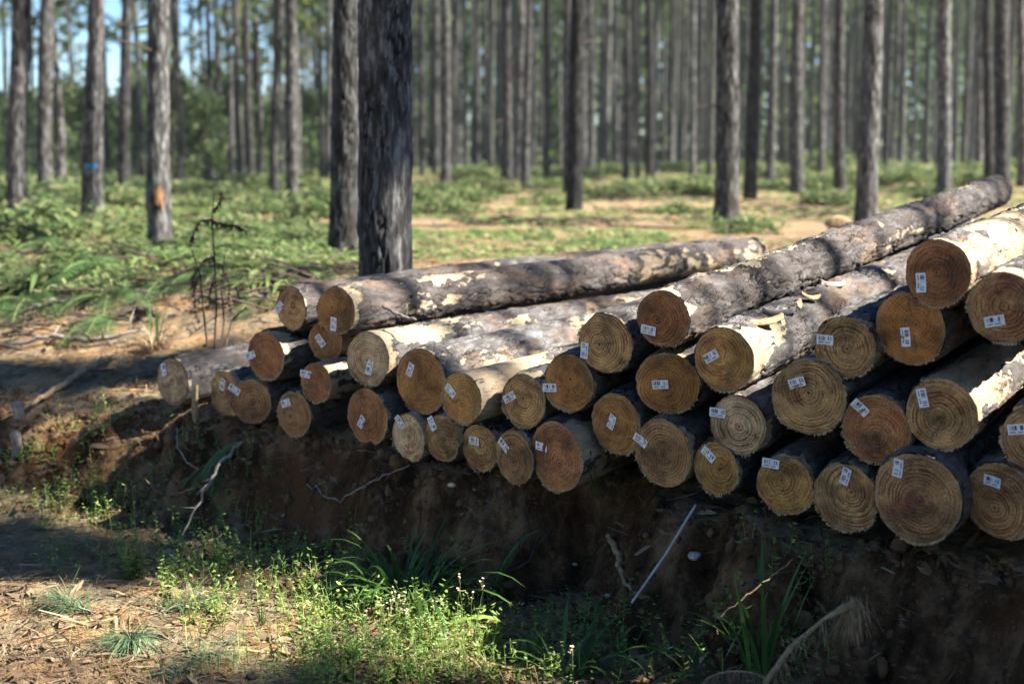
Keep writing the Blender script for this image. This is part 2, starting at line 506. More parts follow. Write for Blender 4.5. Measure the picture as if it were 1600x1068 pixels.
def tag_mat():
    k = NT('printed_paper_tag', 0.45, 0.4)
    uv = k.n('UVMap').outputs[0]
    sp = k.n('SeparateXYZ'); k.set(sp.inputs[0], uv)
    u, v = sp.outputs[0], sp.outputs[1]
    wn_ = k.n('TexWhiteNoise'); wn_.noise_dimensions = '1D'
    k.set(wn_.inputs['W'], k.math('ADD', k.math('FLOOR', k.math('MULTIPLY', u, 46.0)), k.math('MULTIPLY', k.n('ObjectInfo').outputs['Random'], 91.0)))
    bars = k.math('GREATER_THAN', wn_.outputs['Value'], 0.45)
    def box(a, b, x): return k.math('MULTIPLY', k.math('GREATER_THAN', x, a), k.math('LESS_THAN', x, b))
    reg = k.math('MULTIPLY', box(0.42, 0.86, v), k.math('ADD', box(0.10, 0.50, u), box(0.66, 0.92, u), True))
    w2 = k.n('TexWhiteNoise'); w2.noise_dimensions = '2D'
    cb = k.n('CombineXYZ'); k.set(cb.inputs[0], k.math('FLOOR', k.math('MULTIPLY', u, 30.0))); k.set(cb.inputs[1], k.math('FLOOR', k.math('MULTIPLY', v, 18.0)))
    k.set(w2.inputs['Vector'], cb.outputs[0])
    txt = k.math('MULTIPLY', k.math('GREATER_THAN', w2.outputs['Value'], 0.35), k.math('MULTIPLY', box(0.14, 0.30, v), box(0.10, 0.80, u)))
    ink = k.math('ADD', k.math('MULTIPLY', bars, reg), k.math('MULTIPLY', txt, 0.8), True)
    paper = k.mix(k.math('MULTIPLY', k.step(k.noise(30, 4, 0.6, obj_coord(k)), 0.5, 0.7), 0.5), (0.78, 0.80, 0.84), (0.42, 0.36, 0.30))
    k.color(k.mix(ink, paper, (0.04, 0.045, 0.06)))
    return k.m
M['tag'] = tag_mat()
M['fibre'] = simple_mat('torn_wood_fibre', (0.30, 0.17, 0.07), (0.60, 0.45, 0.26), 60, 0.8, 0)
M['crown'] = leaf_mat('pine_needles', (0.030, 0.052, 0.016), (0.085, 0.125, 0.035), (0.17, 0.16, 0.05), 0.30)
M['farleaf'] = leaf_mat('far_sunlit_leaves', (0.045, 0.085, 0.025), (0.12, 0.20, 0.055), (0.25, 0.30, 0.09), 0.5)
M['lowleaf'] = leaf_mat('fern_brush_leaves', (0.055, 0.085, 0.03), (0.16, 0.22, 0.08), (0.38, 0.34, 0.18), 0.45)
M['young'] = leaf_mat('young_pine_needles', (0.035, 0.065, 0.025), (0.11, 0.17, 0.065), (0.27, 0.28, 0.13), 0.40)
M['under'] = leaf_mat('undergrowth_leaves', (0.06, 0.095, 0.03), (0.21, 0.29, 0.09), (0.38, 0.37, 0.18), 0.45)
M['fern'] = leaf_mat('fern_leaves', (0.045, 0.10, 0.030), (0.10, 0.19, 0.060), None, 0.35)
M['grass'] = leaf_mat('broad_grass', (0.030, 0.075, 0.018), (0.08, 0.16, 0.035), (0.15, 0.23, 0.05), 0.35, 0.4)
M['herb'] = leaf_mat('herb_leaves', (0.09, 0.16, 0.030), (0.24, 0.35, 0.075), (0.45, 0.50, 0.17), 0.40)
M['needle'] = leaf_mat('fresh_needles', (0.05, 0.10, 0.05), (0.13, 0.20, 0.10), (0.30, 0.30, 0.17), 0.2)
M['straw'] = leaf_mat('dry_litter', (0.11, 0.065, 0.035), (0.27, 0.18, 0.10), (0.46, 0.35, 0.22), 0.15, 0.8)
M['deadleaf'] = leaf_mat('dead_bracken', (0.09, 0.060, 0.040), (0.26, 0.17, 0.11), None, 0.25, 0.8)
M['twig'] = simple_mat('grey_twig', (0.14, 0.105, 0.085), (0.36, 0.31, 0.27), 30, 0.85, 0.3)
M['darktwig'] = simple_mat('dark_twig', (0.035, 0.025, 0.02), (0.10, 0.07, 0.055), 30, 0.85, 0.3)
M['pale'] = simple_mat('pale_weathered_stick', (0.26, 0.25, 0.24), (0.48, 0.48, 0.48), 12, 0.55, 0.2)
M['root'] = simple_mat('dry_root', (0.16, 0.09, 0.045), (0.46, 0.33, 0.19), 40, 0.8, 0.5)
M['flower'] = simple_mat('cream_flower', (0.50, 0.36, 0.24), (0.70, 0.60, 0.44), 60, 0.7, 0)
M['stone'] = simple_mat('quartz_stone', (0.22, 0.18, 0.15), (0.50, 0.45, 0.40), 12, 0.8, 0.6)
M['stem'] = simple_mat('green_stem', (0.10, 0.13, 0.04), (0.22, 0.24, 0.09), 12, 0.7, 0)
M['bluepaint'] = simple_mat('blue_marking_paint', (0.03, 0.22, 0.55), (0.06, 0.38, 0.75), 8, 0.6, 0)
M['scar'] = simple_mat('fresh_bark_scar', (0.22, 0.11, 0.06), (0.50, 0.27, 0.14), 8, 0.7, 0.3, (1, 1, 0.3))
M['scrap'] = simple_mat('white_scrap', (0.7, 0.7, 0.7), (0.8, 0.8, 0.8), 5, 0.6, 0)

# ------------------------------------------------------------------ ground sheet
def axis(core0, core1, step, far0, far1, g=1.10):
    a = list(np.arange(core0, core1, step))
    st = step; x = core1
    while x < far1:
        a.append(x); st *= g; x += st
    a.append(far1)
    st = step; x = core0; b = []
    while x > far0:
        st *= g; x -= st; b.append(max(x, far0))
    return np.array(b[::-1] + a)

sa = axis(-1.7, 2.6, 0.022, -900, 1500, 1.07)
qa = axis(-8.8, -1.0, 0.03, -1400, 1400, 1.07)
S, Q = np.meshgrid(sa, qa, indexing='ij')
X = (S + 4.8) * 0.648 + Q * 0.762
Y = (S + 4.8) * 0.762 - Q * 0.648
Z = gh(X, Y)
ns, nq = S.shape
idx = np.arange(ns * nq).reshape(ns, nq)
fc = np.stack([idx[:-1, :-1], idx[:-1, 1:], idx[1:, 1:], idx[1:, :-1]], -1).reshape(-1, 4)[:, ::-1]
g = mesh_obj('ground', np.stack([X, Y, Z], -1).reshape(-1, 3), fc, M['soil'])
tag(g, kind='structure')

# ------------------------------------------------------------------ logs
AX0 = 33.0
def depth(px):
    u = (px - 800) / F
    return 6.3 / (1 + 0.85 * u)

AMBER = (0.46, 0.18, 0.026, .6); TAN = (0.66, 0.37, 0.13, 1.0); PALE = (0.76, 0.53, 0.28, .9); RED = (0.45, 0.145, 0.040, .85); GOLD = (0.58, 0.28, 0.055, .7); DARK = (0.26, 0.11, 0.03, .5); BROWN = (0.46, 0.22, 0.08, 1.0)

def make_log(spec):
    (cx, cy, w, h, tx, ty, trot, colr, label, o) = spec
    D = depth(cx) + o.get('d', 0.0)
    c = at(cx, cy, D)
    view = (c - Vector((0, 0, CAMZ))).length
    r0 = h * 0.5 * view / F
    va = math.degrees(math.atan((cx - 800) / F))
    phi = math.degrees(math.acos(min(0.985, w / h))) + va
    yaw = o.get('yaw', AX0)
    delta = max(-16, min(16, phi - yaw))
    slope = o.get('slope', float(np.interp(cx, [450, 700, 1000], [0.0, 0.01, 0.065])))
    L = o.get('L', 5.3 + random.uniform(-.15, .2))
    peel = o.get('peel', 0.35); seed = o.get('seed', int(cx * 7 + cy))
    hi = o.get('hi', 0)
    nr, nl = (150, 560) if hi else (64, 110)
    root = empty('pine_log', c, (math.atan(slope), 0, -R(yaw)))
    root.rotation_mode = 'XYZ'
    tag(root, label, 'log', 'felled pine logs stacked on the bank')
    th = np.linspace(0, 2 * np.pi, nr, endpoint=False)
    if hi: ll = np.concatenate([np.linspace(0, 0.5, 60, endpoint=False), np.linspace(0.5, L, nl - 60)])
    else: ll = L * np.linspace(0, 1, nl) ** 1.5
    TH, LL = np.meshgrid(th, ll)
    def shape(T):
        ct, st = np.cos(T), np.sin(T)
        return 1 + 0.035 * vnoise(ct * 1.1 + seed, st * 1.1, 0.3, seed) + 0.018 * vnoise(ct * 3 + seed, st * 3, 4.3, seed) + 0.008 * vnoise(ct * 9, st * 9, 1.3, seed)
    rb = r0 * (1 - 0.17 * LL / L)
    ux, uz = np.cos(TH), np.sin(TH)
    x, z = ux * rb, uz * rb
    # bark plates
    wx = 0.016 * fbm(x * 28, LL * 14, z * 28, seed + 41, 3); wz = 0.016 * fbm(x * 28, LL * 14, z * 28, seed + 42, 3); wl = 0.035 * fbm(x * 20, LL * 10, z * 20, seed + 43, 3)
    f1, f2, cid = worley((x + wx) / 0.042 + 3, (LL + wl) / 0.11, (z + wz) / 0.042 + seed, seed)
    gate = sstep(-0.25, 0.35, vnoise(x * 16, LL * 7, z * 16, seed + 44))
    crk = (1 - np.clip((f2 - f1) / 0.14, 0, 1)) * (0.25 + 0.75 * gate)
    f1b, f2b, cid2 = worley((x + wz) / 0.019 + 3, (LL + wl * .5) / 0.05, (z + wx) / 0.019 + seed, seed + 9)
    crk2 = (1 - np.clip((f2b - f1b) / 0.16, 0, 1)) * gate
    pn = fbm(x * 5.5 + seed * 1.7, LL * 1.2, z * 5.5, seed + 5, 4) + 0.35 * vnoise(x * 3 + seed, LL * 0.5, z * 3, seed + 8)
    pf = o.get('pf')
    if pf is not None:
        pn = pn + np.interp(LL, pf[0], pf[1])
    pn = pn + 0.30 * fbm(x * 34, LL * 14, z * 34, seed + 45, 4) + 0.22 * (cid - 0.5) + 0.12 * (cid2 - 0.5)
    pn = pn + 0.9 * np.exp(-LL / 0.03) * sstep(-.6, .3, vnoise(ux * 3, uz * 3, LL * 8, seed + 46))
    pl = sstep(-0.02, 0.04, pn + (peel - 0.80) * 0.9)
    rgh = fbm(x * 30, LL * 12, z * 30, seed + 20, 3)
    bark_h = 0.007 + 0.009 * rgh + 0.006 * cid + 0.003 * cid2 - 0.011 * crk - 0.004 * crk2
    disp = (0.3 + 0.7 * sstep(0, 0.07, LL)) * (1 - pl) * np.maximum(bark_h, -0.002) + pl * 0.0012 * rgh
    bend = 0.012 * vnoise(LL * 0.5, seed, 0.1, seed) - 0.012 * vnoise(0, seed, 0.1, seed)
    rr = rb * shape(TH) + disp
    knot = 0
    rs = np.random.RandomState(seed)
    for i in range(4):
        kl = rs.uniform(0.3, L); ka = rs.uniform(0, 2 * np.pi)
        da = np.abs((TH - ka + np.pi) % (2 * np.pi) - np.pi) * r0
        knot = knot + np.exp(-((da / 0.035) ** 2 + ((LL - kl) / 0.04) ** 2))
    rr = rr + 0.012 * knot
    xx = ux * rr + bend * 0; zz = uz * rr + bend
    jag = 0.004 * vnoise(ux * 9, uz * 9, 0.5, seed + 2)
    skew = -np.tan(R(delta)) * xx * np.clip(1 - LL / 0.8, 0, 1)
    yy = LL + skew + jag * (LL < 0.01)
    V = np.stack([xx, yy, zz], -1).reshape(-1, 3)
    nL = len(ll)
    idx = np.arange(nL * nr).reshape(nL, nr)
    fcs = np.stack([idx[:-1], np.roll(idx[:-1], -1, 1), np.roll(idx[1:], -1, 1), idx[1:]], -1).reshape(-1, 4)
    b = mesh_obj('bark', V, fcs, M['bark'], root, True, {'peel': pl.ravel(), 'crack': (np.maximum(crk, 0.6 * crk2)).ravel(), 'plate': cid.ravel()})
    b.color = (1, 1, 1, o.get('dk', random.uniform(.2, .9)))
    # cut faces
    def face(l, sgn, shrink, sk):
        nrad = 40; nt = 200
        rd = np.linspace(0, 1, nrad) ** 0.8
        th2 = np.linspace(0, 2 * np.pi, nt, endpoint=False)
        T2, RD = np.meshgrid(th2, rd)
        edge = r0 * (1 - 0.17 * l / L) * shape(T2) + shrink
        ragged = 0.003 * vnoise(np.cos(T2) * 16, np.sin(T2) * 16, 0.2, seed + 3) * (RD > 0.97)
        rad = RD * edge + ragged
        fx, fz = rad * np.cos(T2), rad * np.sin(T2)
        ox, oz = rs.uniform(-0.22, 0.22) * r0, rs.uniform(-0.2, 0.2) * r0
        e = (1 - RD ** 2)
        px_, pz_ = fx - ox * e, fz - oz * e
        surf = 0.0022 * fbm(fx * 22, fz * 22, 0.1, seed + 4, 3) + 0.0012 * vnoise(fx * 90, fz * 90, 0.1, seed + 7) - 0.004 * (RD > 0.96) * vnoise(np.cos(T2) * 8, np.sin(T2) * 8, 1.2, seed)
        fy = l + sk * (-np.tan(R(delta)) * fx) - 0.004 * sgn * (1 - RD ** 4) + surf
        V = np.stack([fx, fy, fz], -1).reshape(-1, 3)
        if sgn > 0: bnd = 0
        ii = np.arange(nrad * nt).reshape(nrad, nt)
        ff = np.stack([ii[:-1], np.roll(ii[:-1], -1, 1), np.roll(ii[1:], -1, 1), ii[1:]], -1).reshape(-1, 4)
        if sgn > 0: ff = ff[:, ::-1]
        radm = np.sqrt((fx - ox) ** 2 + (fz - oz) ** 2)
        chk = np.zeros_like(fx)
        for q in range(5 if o.get('star') else rs.randint(0, 5)):
            ca = rs.uniform(0, 2 * np.pi); c0, c1 = sorted(rs.uniform(0.02, 0.95, 2))
            if o.get('star'): ca = q * 1.257 + .4; c0, c1 = .0, .45
            dd = np.abs((T2 - ca + 0.25 * np.sin(RD * 5 + ca) + np.pi) % (2 * np.pi) - np.pi) * RD * r0
            chk = np.maximum(chk, (dd < 0.0016) * (RD > c0) * (RD < c1) * 0.9)
        f = mesh_obj('cut_face', V, ff, M['end'], root, True, {'rad': RD.ravel(), 'radm': np.abs(radm).ravel(), 'check': chk.ravel()})
        f.color = (tuple(colr) + (.35,))[:4]
        return f
    f = face(0.0, 1, 0.001 - 0.002, 1.0)
    face(L, -1, 0.0, 0.0)
    # torn fibres round the lower rim
    mb = MB(); fcl = [-math.pi / 2 + rs.normal(0, .8) for _ in range(rs.randint(2, 7))]
    nf = o.get('fib', random.choice([8, 20, 40, 60])) * 3
    for i in range(nf):
        a = rs.choice(fcl) + random.gauss(0, 0.22)
        ed = r0 * float(shape(np.array([a]))[0]) + 0.002
        bx, bz = math.cos(a) * ed * 0.975, math.sin(a) * ed * 0.975
        by = -math.tan(R(delta)) * bx - 0.003
        d = Vector((math.cos(a) * 0.9 + random.uniform(-.3, .3), random.uniform(-0.6, 0.1), math.sin(a) + random.uniform(-.3, .3)))
        ln = random.choice([0.003, 0.004, 0.005, 0.006, 0.008, 0.012])
        mb.blade((bx, by, bz), d, (-math.sin(a), random.uniform(-.5, .5), math.cos(a)), ln, random.uniform(0.002, 0.006), random.uniform(0, 1), 3)
    tag(mb.build('torn_fibres', M['fibre'], root), kind='stuff')
    # paper tag
    rt = ray(tx, ty)
    Rm = Matrix.Rotation(-R(yaw), 3, 'Z') @ Matrix.Rotation(math.atan(slope), 3, 'X')
    inv = Rm.transposed()
    o_l = inv @ (Vector((0, 0, CAMZ)) - c); d_l = inv @ Vector(rt)
    td = math.tan(R(delta))
    # plane: y = -td*x
    k = -(o_l.y + td * o_l.x) / (d_l.y + td * d_l.x)
    pt = o_l + d_l * k
    ex = Vector((1, -td, 0)).normalized(); ez = Vector((0, 0, 1)); en = Vector((-td, -1, 0)).normalized()
    a = R(trot)
    tu = ex * math.cos(a) + ez * math.sin(a); tv = ez * math.cos(a) - ex * math.sin(a)
    TL, TW = 0.069, 0.037
    V = []; UV = []
    curl = random.uniform(0.001, 0.006); cs = random.choice([-1, 1])
    for i in range(7):
        for j in range(3):
            u, v = i / 6, j / 2
            p = pt + tu * (u - .5) * TL + tv * (v - .5) * TW + en * (0.0045 + curl * (max(0, (u if cs > 0 else 1 - u) - 0.3) * 1.6) ** 2 + 0.0006 * math.sin(u * 9 + seed))
            V.append(tuple(p)); UV.append((u, v))
    n0 = len(V)
    V += [tuple(Vector(p) - en * 0.0004) for p in V]; UV += UV
    Fs = []
    for i in range(6):
        for j in range(2):
            q = (i * 3 + j, (i + 1) * 3 + j, (i + 1) * 3 + j + 1, i * 3 + j + 1)
            Fs.append(q); Fs.append(tuple(v + n0 for v in q[::-1]))
    mesh_obj('paper_tag', V, Fs, M['tag'], root, True, None, UV)
    return root

LOGS = [
 (270,596,47,71,257,577,-72,PALE,'leftmost log of the pile, low, with a pale oval end',dict(peel=.42,d=.02)),
 (353,616,46,73,349,600,68,TAN,'low log half hidden behind its neighbour, second from the left end of the pile',dict(d=.14,peel=.3)),
 (392,627,60,70,367,608,-32,BROWN,'low log with rough chips on its rim, just below the amber ended log at left',dict(peel=.3,d=-.03)),
 (416,556,55,75,392,555,24,RED,'amber ended log lying on the low left logs, dark knot low on its end',dict(peel=.35)),
 (455,482,44,65,437,480,50,TAN,'top left log, smaller and behind the long one beside it',dict(peel=.2,d=.12)),
 (525,486,58,75,522,506,84,AMBER,'long dark barked log on the top left edge, in front of the big tree',dict(hi=1,dk=1,peel=.46,yaw=33,slope=.0,L=5.2,pf=([0,.3,1.5,3,3.1,5.5],[-.05,.05,-.1,-.2,.32,.2]))),
 (509,532,52,62,501,532,-50,DARK,'short looking dark log tucked directly under the long top left log',dict(d=.22,peel=.3)),
 (494,597,46,63,479,584,-5,RED,'small lumpy ended log with pale stripped side, tag on its left rim',dict(peel=.75,d=-.02)),
 (459,646,52,72,448,629,20,BROWN,'low log with white specks along the bottom of its end, below the lumpy one',dict(peel=.25)),
 (575,560,65,84,578,574,76,PALE,'pale grey ended log with stripped cream side, left of the big amber oval end',dict(hi=1,peel=.56,slope=-.012)),
 (574,651,62,91,566,658,56,RED,'reddish oval ended log in the bottom row, under the pale grey ended one',dict(peel=.25)),
 (658,596,76,104,642,577,66,AMBER,'big amber oval ended log with grey barked top, left middle of the pile',dict(hi=1,dk=0,peel=.36,slope=.005,d=.06)),
 (722,622,60,83,705,610,-38,GOLD,'log with cream stripped upper side and golden end, right of the big amber oval',dict(hi=1,peel=.66,d=-.14)),
 (819,627,68,86,797,620,30,TAN,'tan ended log with a purplish stain, between the golden and the dark ringed ends',dict(peel=.45)),
 (638,684,50,75,626,659,-52,PALE,'left one of two small pale ended twin logs in the bottom row',dict(peel=.5)),
 (690,684,54,73,676,661,-58,TAN,'right one of two small pale ended twin logs in the bottom row',dict(peel=.5,d=.02)),
 (750,700,54,75,742,688,0,TAN,'small tan ended bottom row log with a level tag, right of the pale twins',dict(peel=.5,d=.06)),
 (804,714,56,86,788,695,-38,BROWN,'narrow oval ended bottom row log touching the large rusty end on its right',dict(peel=.4,d=-.02)),
 (869,713,78,112,847,697,-5,RED,'large rusty ended bottom row log over the dark hollow in the bank',dict(peel=.45,d=-.05)),
 (889,598,76,91,860,605,4,AMBER,'log with dark amber rings round a clear pith, tag across its left rim',dict(peel=.25)),
 (946,537,81,95,914,547,84,TAN,'log with a star shaped check in its end, just left of the top sunlit log',dict(peel=.4,star=1)),
 (1036,498,82,91,1014,515,-8,RED,'long sunlit log on top of the pile, reddish end and patchy bark',dict(hi=1,peel=.50,slope=.088,yaw=34,L=4.8,d=-.02,pf=([0,.5,1.2,1.9,5],[.5,.34,.36,.02,0]))),
 (1043,599,98,99,1032,600,5,AMBER,'round dark gold ended log below the top sunlit log',dict(peel=.3,d=.05)),
 (963,662,74,99,957,658,64,AMBER,'smooth amber ended log with a slanting stain, above the hollow on its right side',dict(peel=.35,d=.03)),
 (1037,708,86,109,1002,687,-30,BROWN,'ringed bottom row log with a folded tag over its upper left rim',dict(peel=.4)),
 (1119,732,69,83,1108,709,-36,GOLD,'smallest ringed end of the bottom row, above the pale rod leaning on the bank',dict(peel=.3)),
 (1131,562,92,101,1112,556,30,GOLD,'golden ended log with loose bark flakes on top, right of the sunlit log',dict(hi=1,peel=.42,slope=.066,pf=([0,1,3],[.1,-.1,-.1]))),
 (1153,664,86,95,1122,644,-3,PALE,'log with crisp red rings and a sunlit top, under the golden ended log',dict(peel=.5)),
 (1264,621,111,118,1246,597,20,TAN,'large wide ringed log in the middle of the right half, tag near its top',dict(peel=.45,d=-.03)),
 (1227,758,86,93,1205,723,-5,GOLD,'bottom row log with glossy resin flecks and a tag on its top left rim',dict(peel=.3)),
 (1321,776,96,108,1322,743,72,TAN,'bottom row log with even pale rings and an upright tag at its top',dict(peel=.4)),
 (1433,777,128,140,1404,730,82,BROWN,'biggest log end of the pile, bottom row, frayed pale lower rim',dict(peel=.3,d=-.08,fib=110)),
 (1369,670,100,110,1345,636,-40,RED,'dark red ended log resting between the biggest end and the wide ringed one',dict(peel=.3)),
 (1471,647,104,110,1442,621,-76,TAN,'log with fine rings and one sunlit patch on its stripped side, above the biggest end',dict(peel=.7,hi=1)),
 (1564,783,100,116,1552,751,-5,BROWN,'bottom row log at the right end with frayed lower left rim',dict(peel=.3,fib=80)),
 (1622,690,100,112,1590,670,12,BROWN,'log cut off by the right edge of the picture, low, only its left rim showing',dict(peel=.3)),
 (1320,542,90,97,1290,530,0,TAN,'log with bold red and cream rings and level tag, left of the orange stained end',dict(peel=.7,hi=1)),
 (1422,513,99,113,1416,526,-82,(0.50,0.165,0.015,.35),'orange stained resinous log end with an upright tag in its middle',dict(peel=.3,d=.04)),
 (1465,426,94,102,1440,441,-84,RED,'topmost log at the right, bright stripped body and shaded end',dict(hi=1,peel=.72,slope=.055,pf=([0,1.5,3],[.2,.1,-.1]))),
 (1712,590,100,110,1690,600,10,RED,'log lying outside the right edge of the picture, upper one',dict()),  # this and the next two: unseen logs added to shade the bank
 (1690,815,104,112,1680,790,0,TAN,'log lying outside the right edge of the picture, lowest one',dict()),
 (1745,705,100,110,1730,690,0,GOLD,'log lying outside the right edge of the picture, middle one',dict()),
 (1568,481,102,109,1555,501,13,BROWN,'upper log at the right edge with a tag low on its dark ringed end',dict(peel=.5)),
]
for s_ in LOGS: make_log(s_)

# ------------------------------------------------------------------ trees
def trunk_data(h, r0, seed, nr, zs, amp, lean=(0, 0), bow=0.0):
    th = np.linspace(0, 2 * np.pi, nr, endpoint=False)
    T, ZZ = np.meshgrid(th, zs)
    rb = r0 * (1 - 0.72 * ZZ / h) * (1 + 0.22 * np.exp(-ZZ / 0.25))
    x, y = np.cos(T) * rb, np.sin(T) * rb
    rg = fbm(x * 22, y * 22, ZZ * 7, seed + 1, 3)
    wa = 0.020 * fbm(x * 25, y * 25, ZZ * 7, seed + 2, 3); wb = 0.020 * fbm(x * 25, y * 25, ZZ * 7, seed + 3, 3); wz = 0.07 * fbm(x * 9, y * 9, ZZ * 6, seed + 4, 3)
    f1, f2, cid = worley((x + wa) / 0.030 + 11, (y + wb) / 0.030, (ZZ + wz) / 0.17 + seed, seed)
    crk = (1 - np.clip((f2 - f1) / 0.22, 0, 1)) * (0.35 + 0.65 * sstep(-.3, .3, vnoise(x * 14, y * 14, ZZ * 4, seed + 5)))
    rr = rb * (1 + 0.05 * vnoise(np.cos(T) * 1.3, np.sin(T) * 1.3, ZZ * 0.6 + seed, seed)) + amp * (0.008 * cid + 0.011 * rg - 0.014 * crk)
    cx = lean[0] * ZZ + bow * np.sin(ZZ * 0.55 + seed) * np.clip(ZZ, 0, 1); cy = lean[1] * ZZ + bow * 0.5 * np.sin(ZZ * 0.4 + 2 * seed) * np.clip(ZZ, 0, 1)
    V = np.stack([np.cos(T) * rr + cx, np.sin(T) * rr + cy, ZZ], -1).reshape(-1, 3)
    n = len(zs); idx = np.arange(n * nr).reshape(n, nr)
    fcs = np.stack([idx[:-1], np.roll(idx[:-1], -1, 1), np.roll(idx[1:], -1, 1), idx[1:]], -1).reshape(-1, 4)
    return V, fcs, crk.ravel()

def trunk(name, parent, h, r0, seed, detail, mat, lean=(0, 0), bow=0.02):
    if detail == 2: zs = np.concatenate([np.arange(-0.3, 2.6, 0.02), np.arange(2.6, 6, 0.1), np.arange(6, h + .1, 1.0)]); nr = 120
    elif detail == 1: zs = np.concatenate([np.arange(-0.3, 6.0, 0.07), np.arange(6, h + .1, 1.0)]); nr = 36
    else: zs = np.concatenate([np.arange(-0.3, 12, 0.35), np.arange(12, h + .1, 1.2)]); nr = 12
    V, fcs, c = trunk_data(h, r0, seed, nr, zs, 1.0 if detail else 1.2, lean, bow)
    return mesh_obj(name, V, fcs, mat, parent, True, {'crack': c})

def crown_meshes(h, z0, rad, nb, per, qs, seed):
    """limbs + needle tufts as two meshes (centred on the trunk axis)"""
    rs = random.Random(seed)
    mb = MB(); V = []; 
    for i in range(nb):
        z = z0 + (h - z0) * (i + rs.random()) / nb
        u = (z - z0) / (h - z0)
        ln = rad * (0.55 + 0.6 * rs.random()) * (1.0 - 0.75 * u ** 1.6) * (0.55 + 0.45 * min(1, u * 4))
        a = rs.uniform(0, 2 * math.pi)
        p0 = Vector((0, 0, z)); up = rs.uniform(0.0, 0.55)
        d = Vector((math.cos(a), math.sin(a), up)).normalized()
        pts = [p0]
        for k in range(1, 5):
            d = (d + Vector((rs.uniform(-.15, .15), rs.uniform(-.15, .15), 0.10))).normalized()
            pts.append(pts[-1] + d * ln / 4)
        mb.tube(pts, [0.035, 0.028, 0.02, 0.013, 0.006], 4, False)
        nt = max(2, int(per * ln / rad))
        for k in range(nt):
            w = rs.uniform(0.35, 1.02)
            seg = min(3, int(w * 4)); f = min(1.0, w * 4 - seg)
            b = pts[seg].lerp(pts[seg + 1], f) + Vector((rs.gauss(0, .16), rs.gauss(0, .16), rs.gauss(0.03, .13))) * rad * 0.45
            for q in range(7):
                dd = Vector((rs.gauss(0, 1), rs.gauss(0, 1), rs.gauss(0.3, .8))).normalized()
                sd = perp(dd) if rs.random() < .5 else dd.cross(perp(dd))
                l = qs * rs.uniform(.6, 1.3); wd = l * 0.26
                V += [b - sd * wd * .3, b + sd * wd * .3, b + dd * l + sd * wd * .5, b + dd * l - sd * wd * .5]
    V = np.array([tuple(v) for v in V])
    Fq = np.arange(len(V)).reshape(-1, 4)
    return mb, V, Fq

CR = []
for i, (h, z0, rad, nb, per, qs) in enumerate([(19, 12.5, 2.0, 30, 6, .28), (18, 12.0, 1.9, 28, 6, .28), (20, 13.0, 2.1, 32, 6, .28)]):
    CR.append(crown_meshes(h, z0, rad, nb, per, qs, 100 + i))
CRF = []
for i, (h, z0, rad, nb, per, qs) in enumerate([(18, 9.5, 1.9, 28, 5, .34), (17, 10.0, 1.8, 26, 5, .34), (19, 8.5, 2.0, 30, 5, .34)]):
    CRF.append(crown_meshes(h, z0, rad, nb, per, qs, 200 + i))

CRD = [crown_meshes(19, 12.0, 2.0, 44, 14, .36, 300 + i) for i in range(2)]  # extra dense crowns, shaped for the added shade pines
CRL = [crown_meshes(17, 4.5, 2.1, 44, 9, .30, 320 + i) for i in range(3)]
_cm = {}
def crown_parts(root, kind, i):
    key = (kind, i)
    if key not in _cm:
        mb, V, Fq = {'n': CR, 'f': CRF, 'd': CRD, 'l': CRL}[kind][i]
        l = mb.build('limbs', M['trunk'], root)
        c = mesh_obj('crown', V, Fq, M['crown'], root, False)
        _cm[key] = (l, c)
        return l, c
    out = []
    for o in _cm[key]:
        c = o.copy(); col.objects.link(c); c.parent = root
        c.location = (0, 0, 0); c.scale = (1, 1, 1)
        out.append(c)
    return out

def big_tree(bx, by, w, topx, label, detail=1, D=None, group=None, mat=None, crown='n', seed=None):
    if D is None: D = F * 1.0 / (by - 240)
    seed = seed or int(bx * 3 + by)
    p = at(bx, by, D); z = ghs(p.x, p.y)
    top = at(topx, 0, D)
    lean = (top.x - p.x) / (top.z - z)
    lean = max(-0.09, min(0.09, lean))
    root = empty('pine_tree', (p.x, p.y, z))
    tag(root, label, 'tree', group or 'pine trees of the plantation')
    r = 0.5 * w * D / F
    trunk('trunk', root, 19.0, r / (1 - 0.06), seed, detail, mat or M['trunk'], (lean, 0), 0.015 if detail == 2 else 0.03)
    rs_ = random.Random(seed)
    for q in range(rs_.choice([2, 3, 4])):
        z_ = rs_.uniform(1.3, 5.5); a_ = rs_.uniform(0, 6.28); l_ = rs_.uniform(.08, .45); rr_ = r * .9
        st_ = MB(); p0_ = Vector((math.cos(a_) * rr_ * .7 + lean * z_, math.sin(a_) * rr_ * .7, z_)); d_ = Vector((math.cos(a_), math.sin(a_), rs_.uniform(-.3, .5)))
        st_.tube([p0_, p0_ + d_ * (rr_ + l_ * .5), p0_ + d_ * (rr_ + l_) + Vector((0, 0, rs_.uniform(-.05, .05)))], [.014, .010, .005], 5)
        st_.build('dead_limb', M['darktwig'], root)
    l, c = crown_parts(root, crown, seed % 3)
    for o in (l, c):
        o.location = (lean * 13, 0, 0); o.rotation_euler = (0, 0, seed * 1.3)
    return root

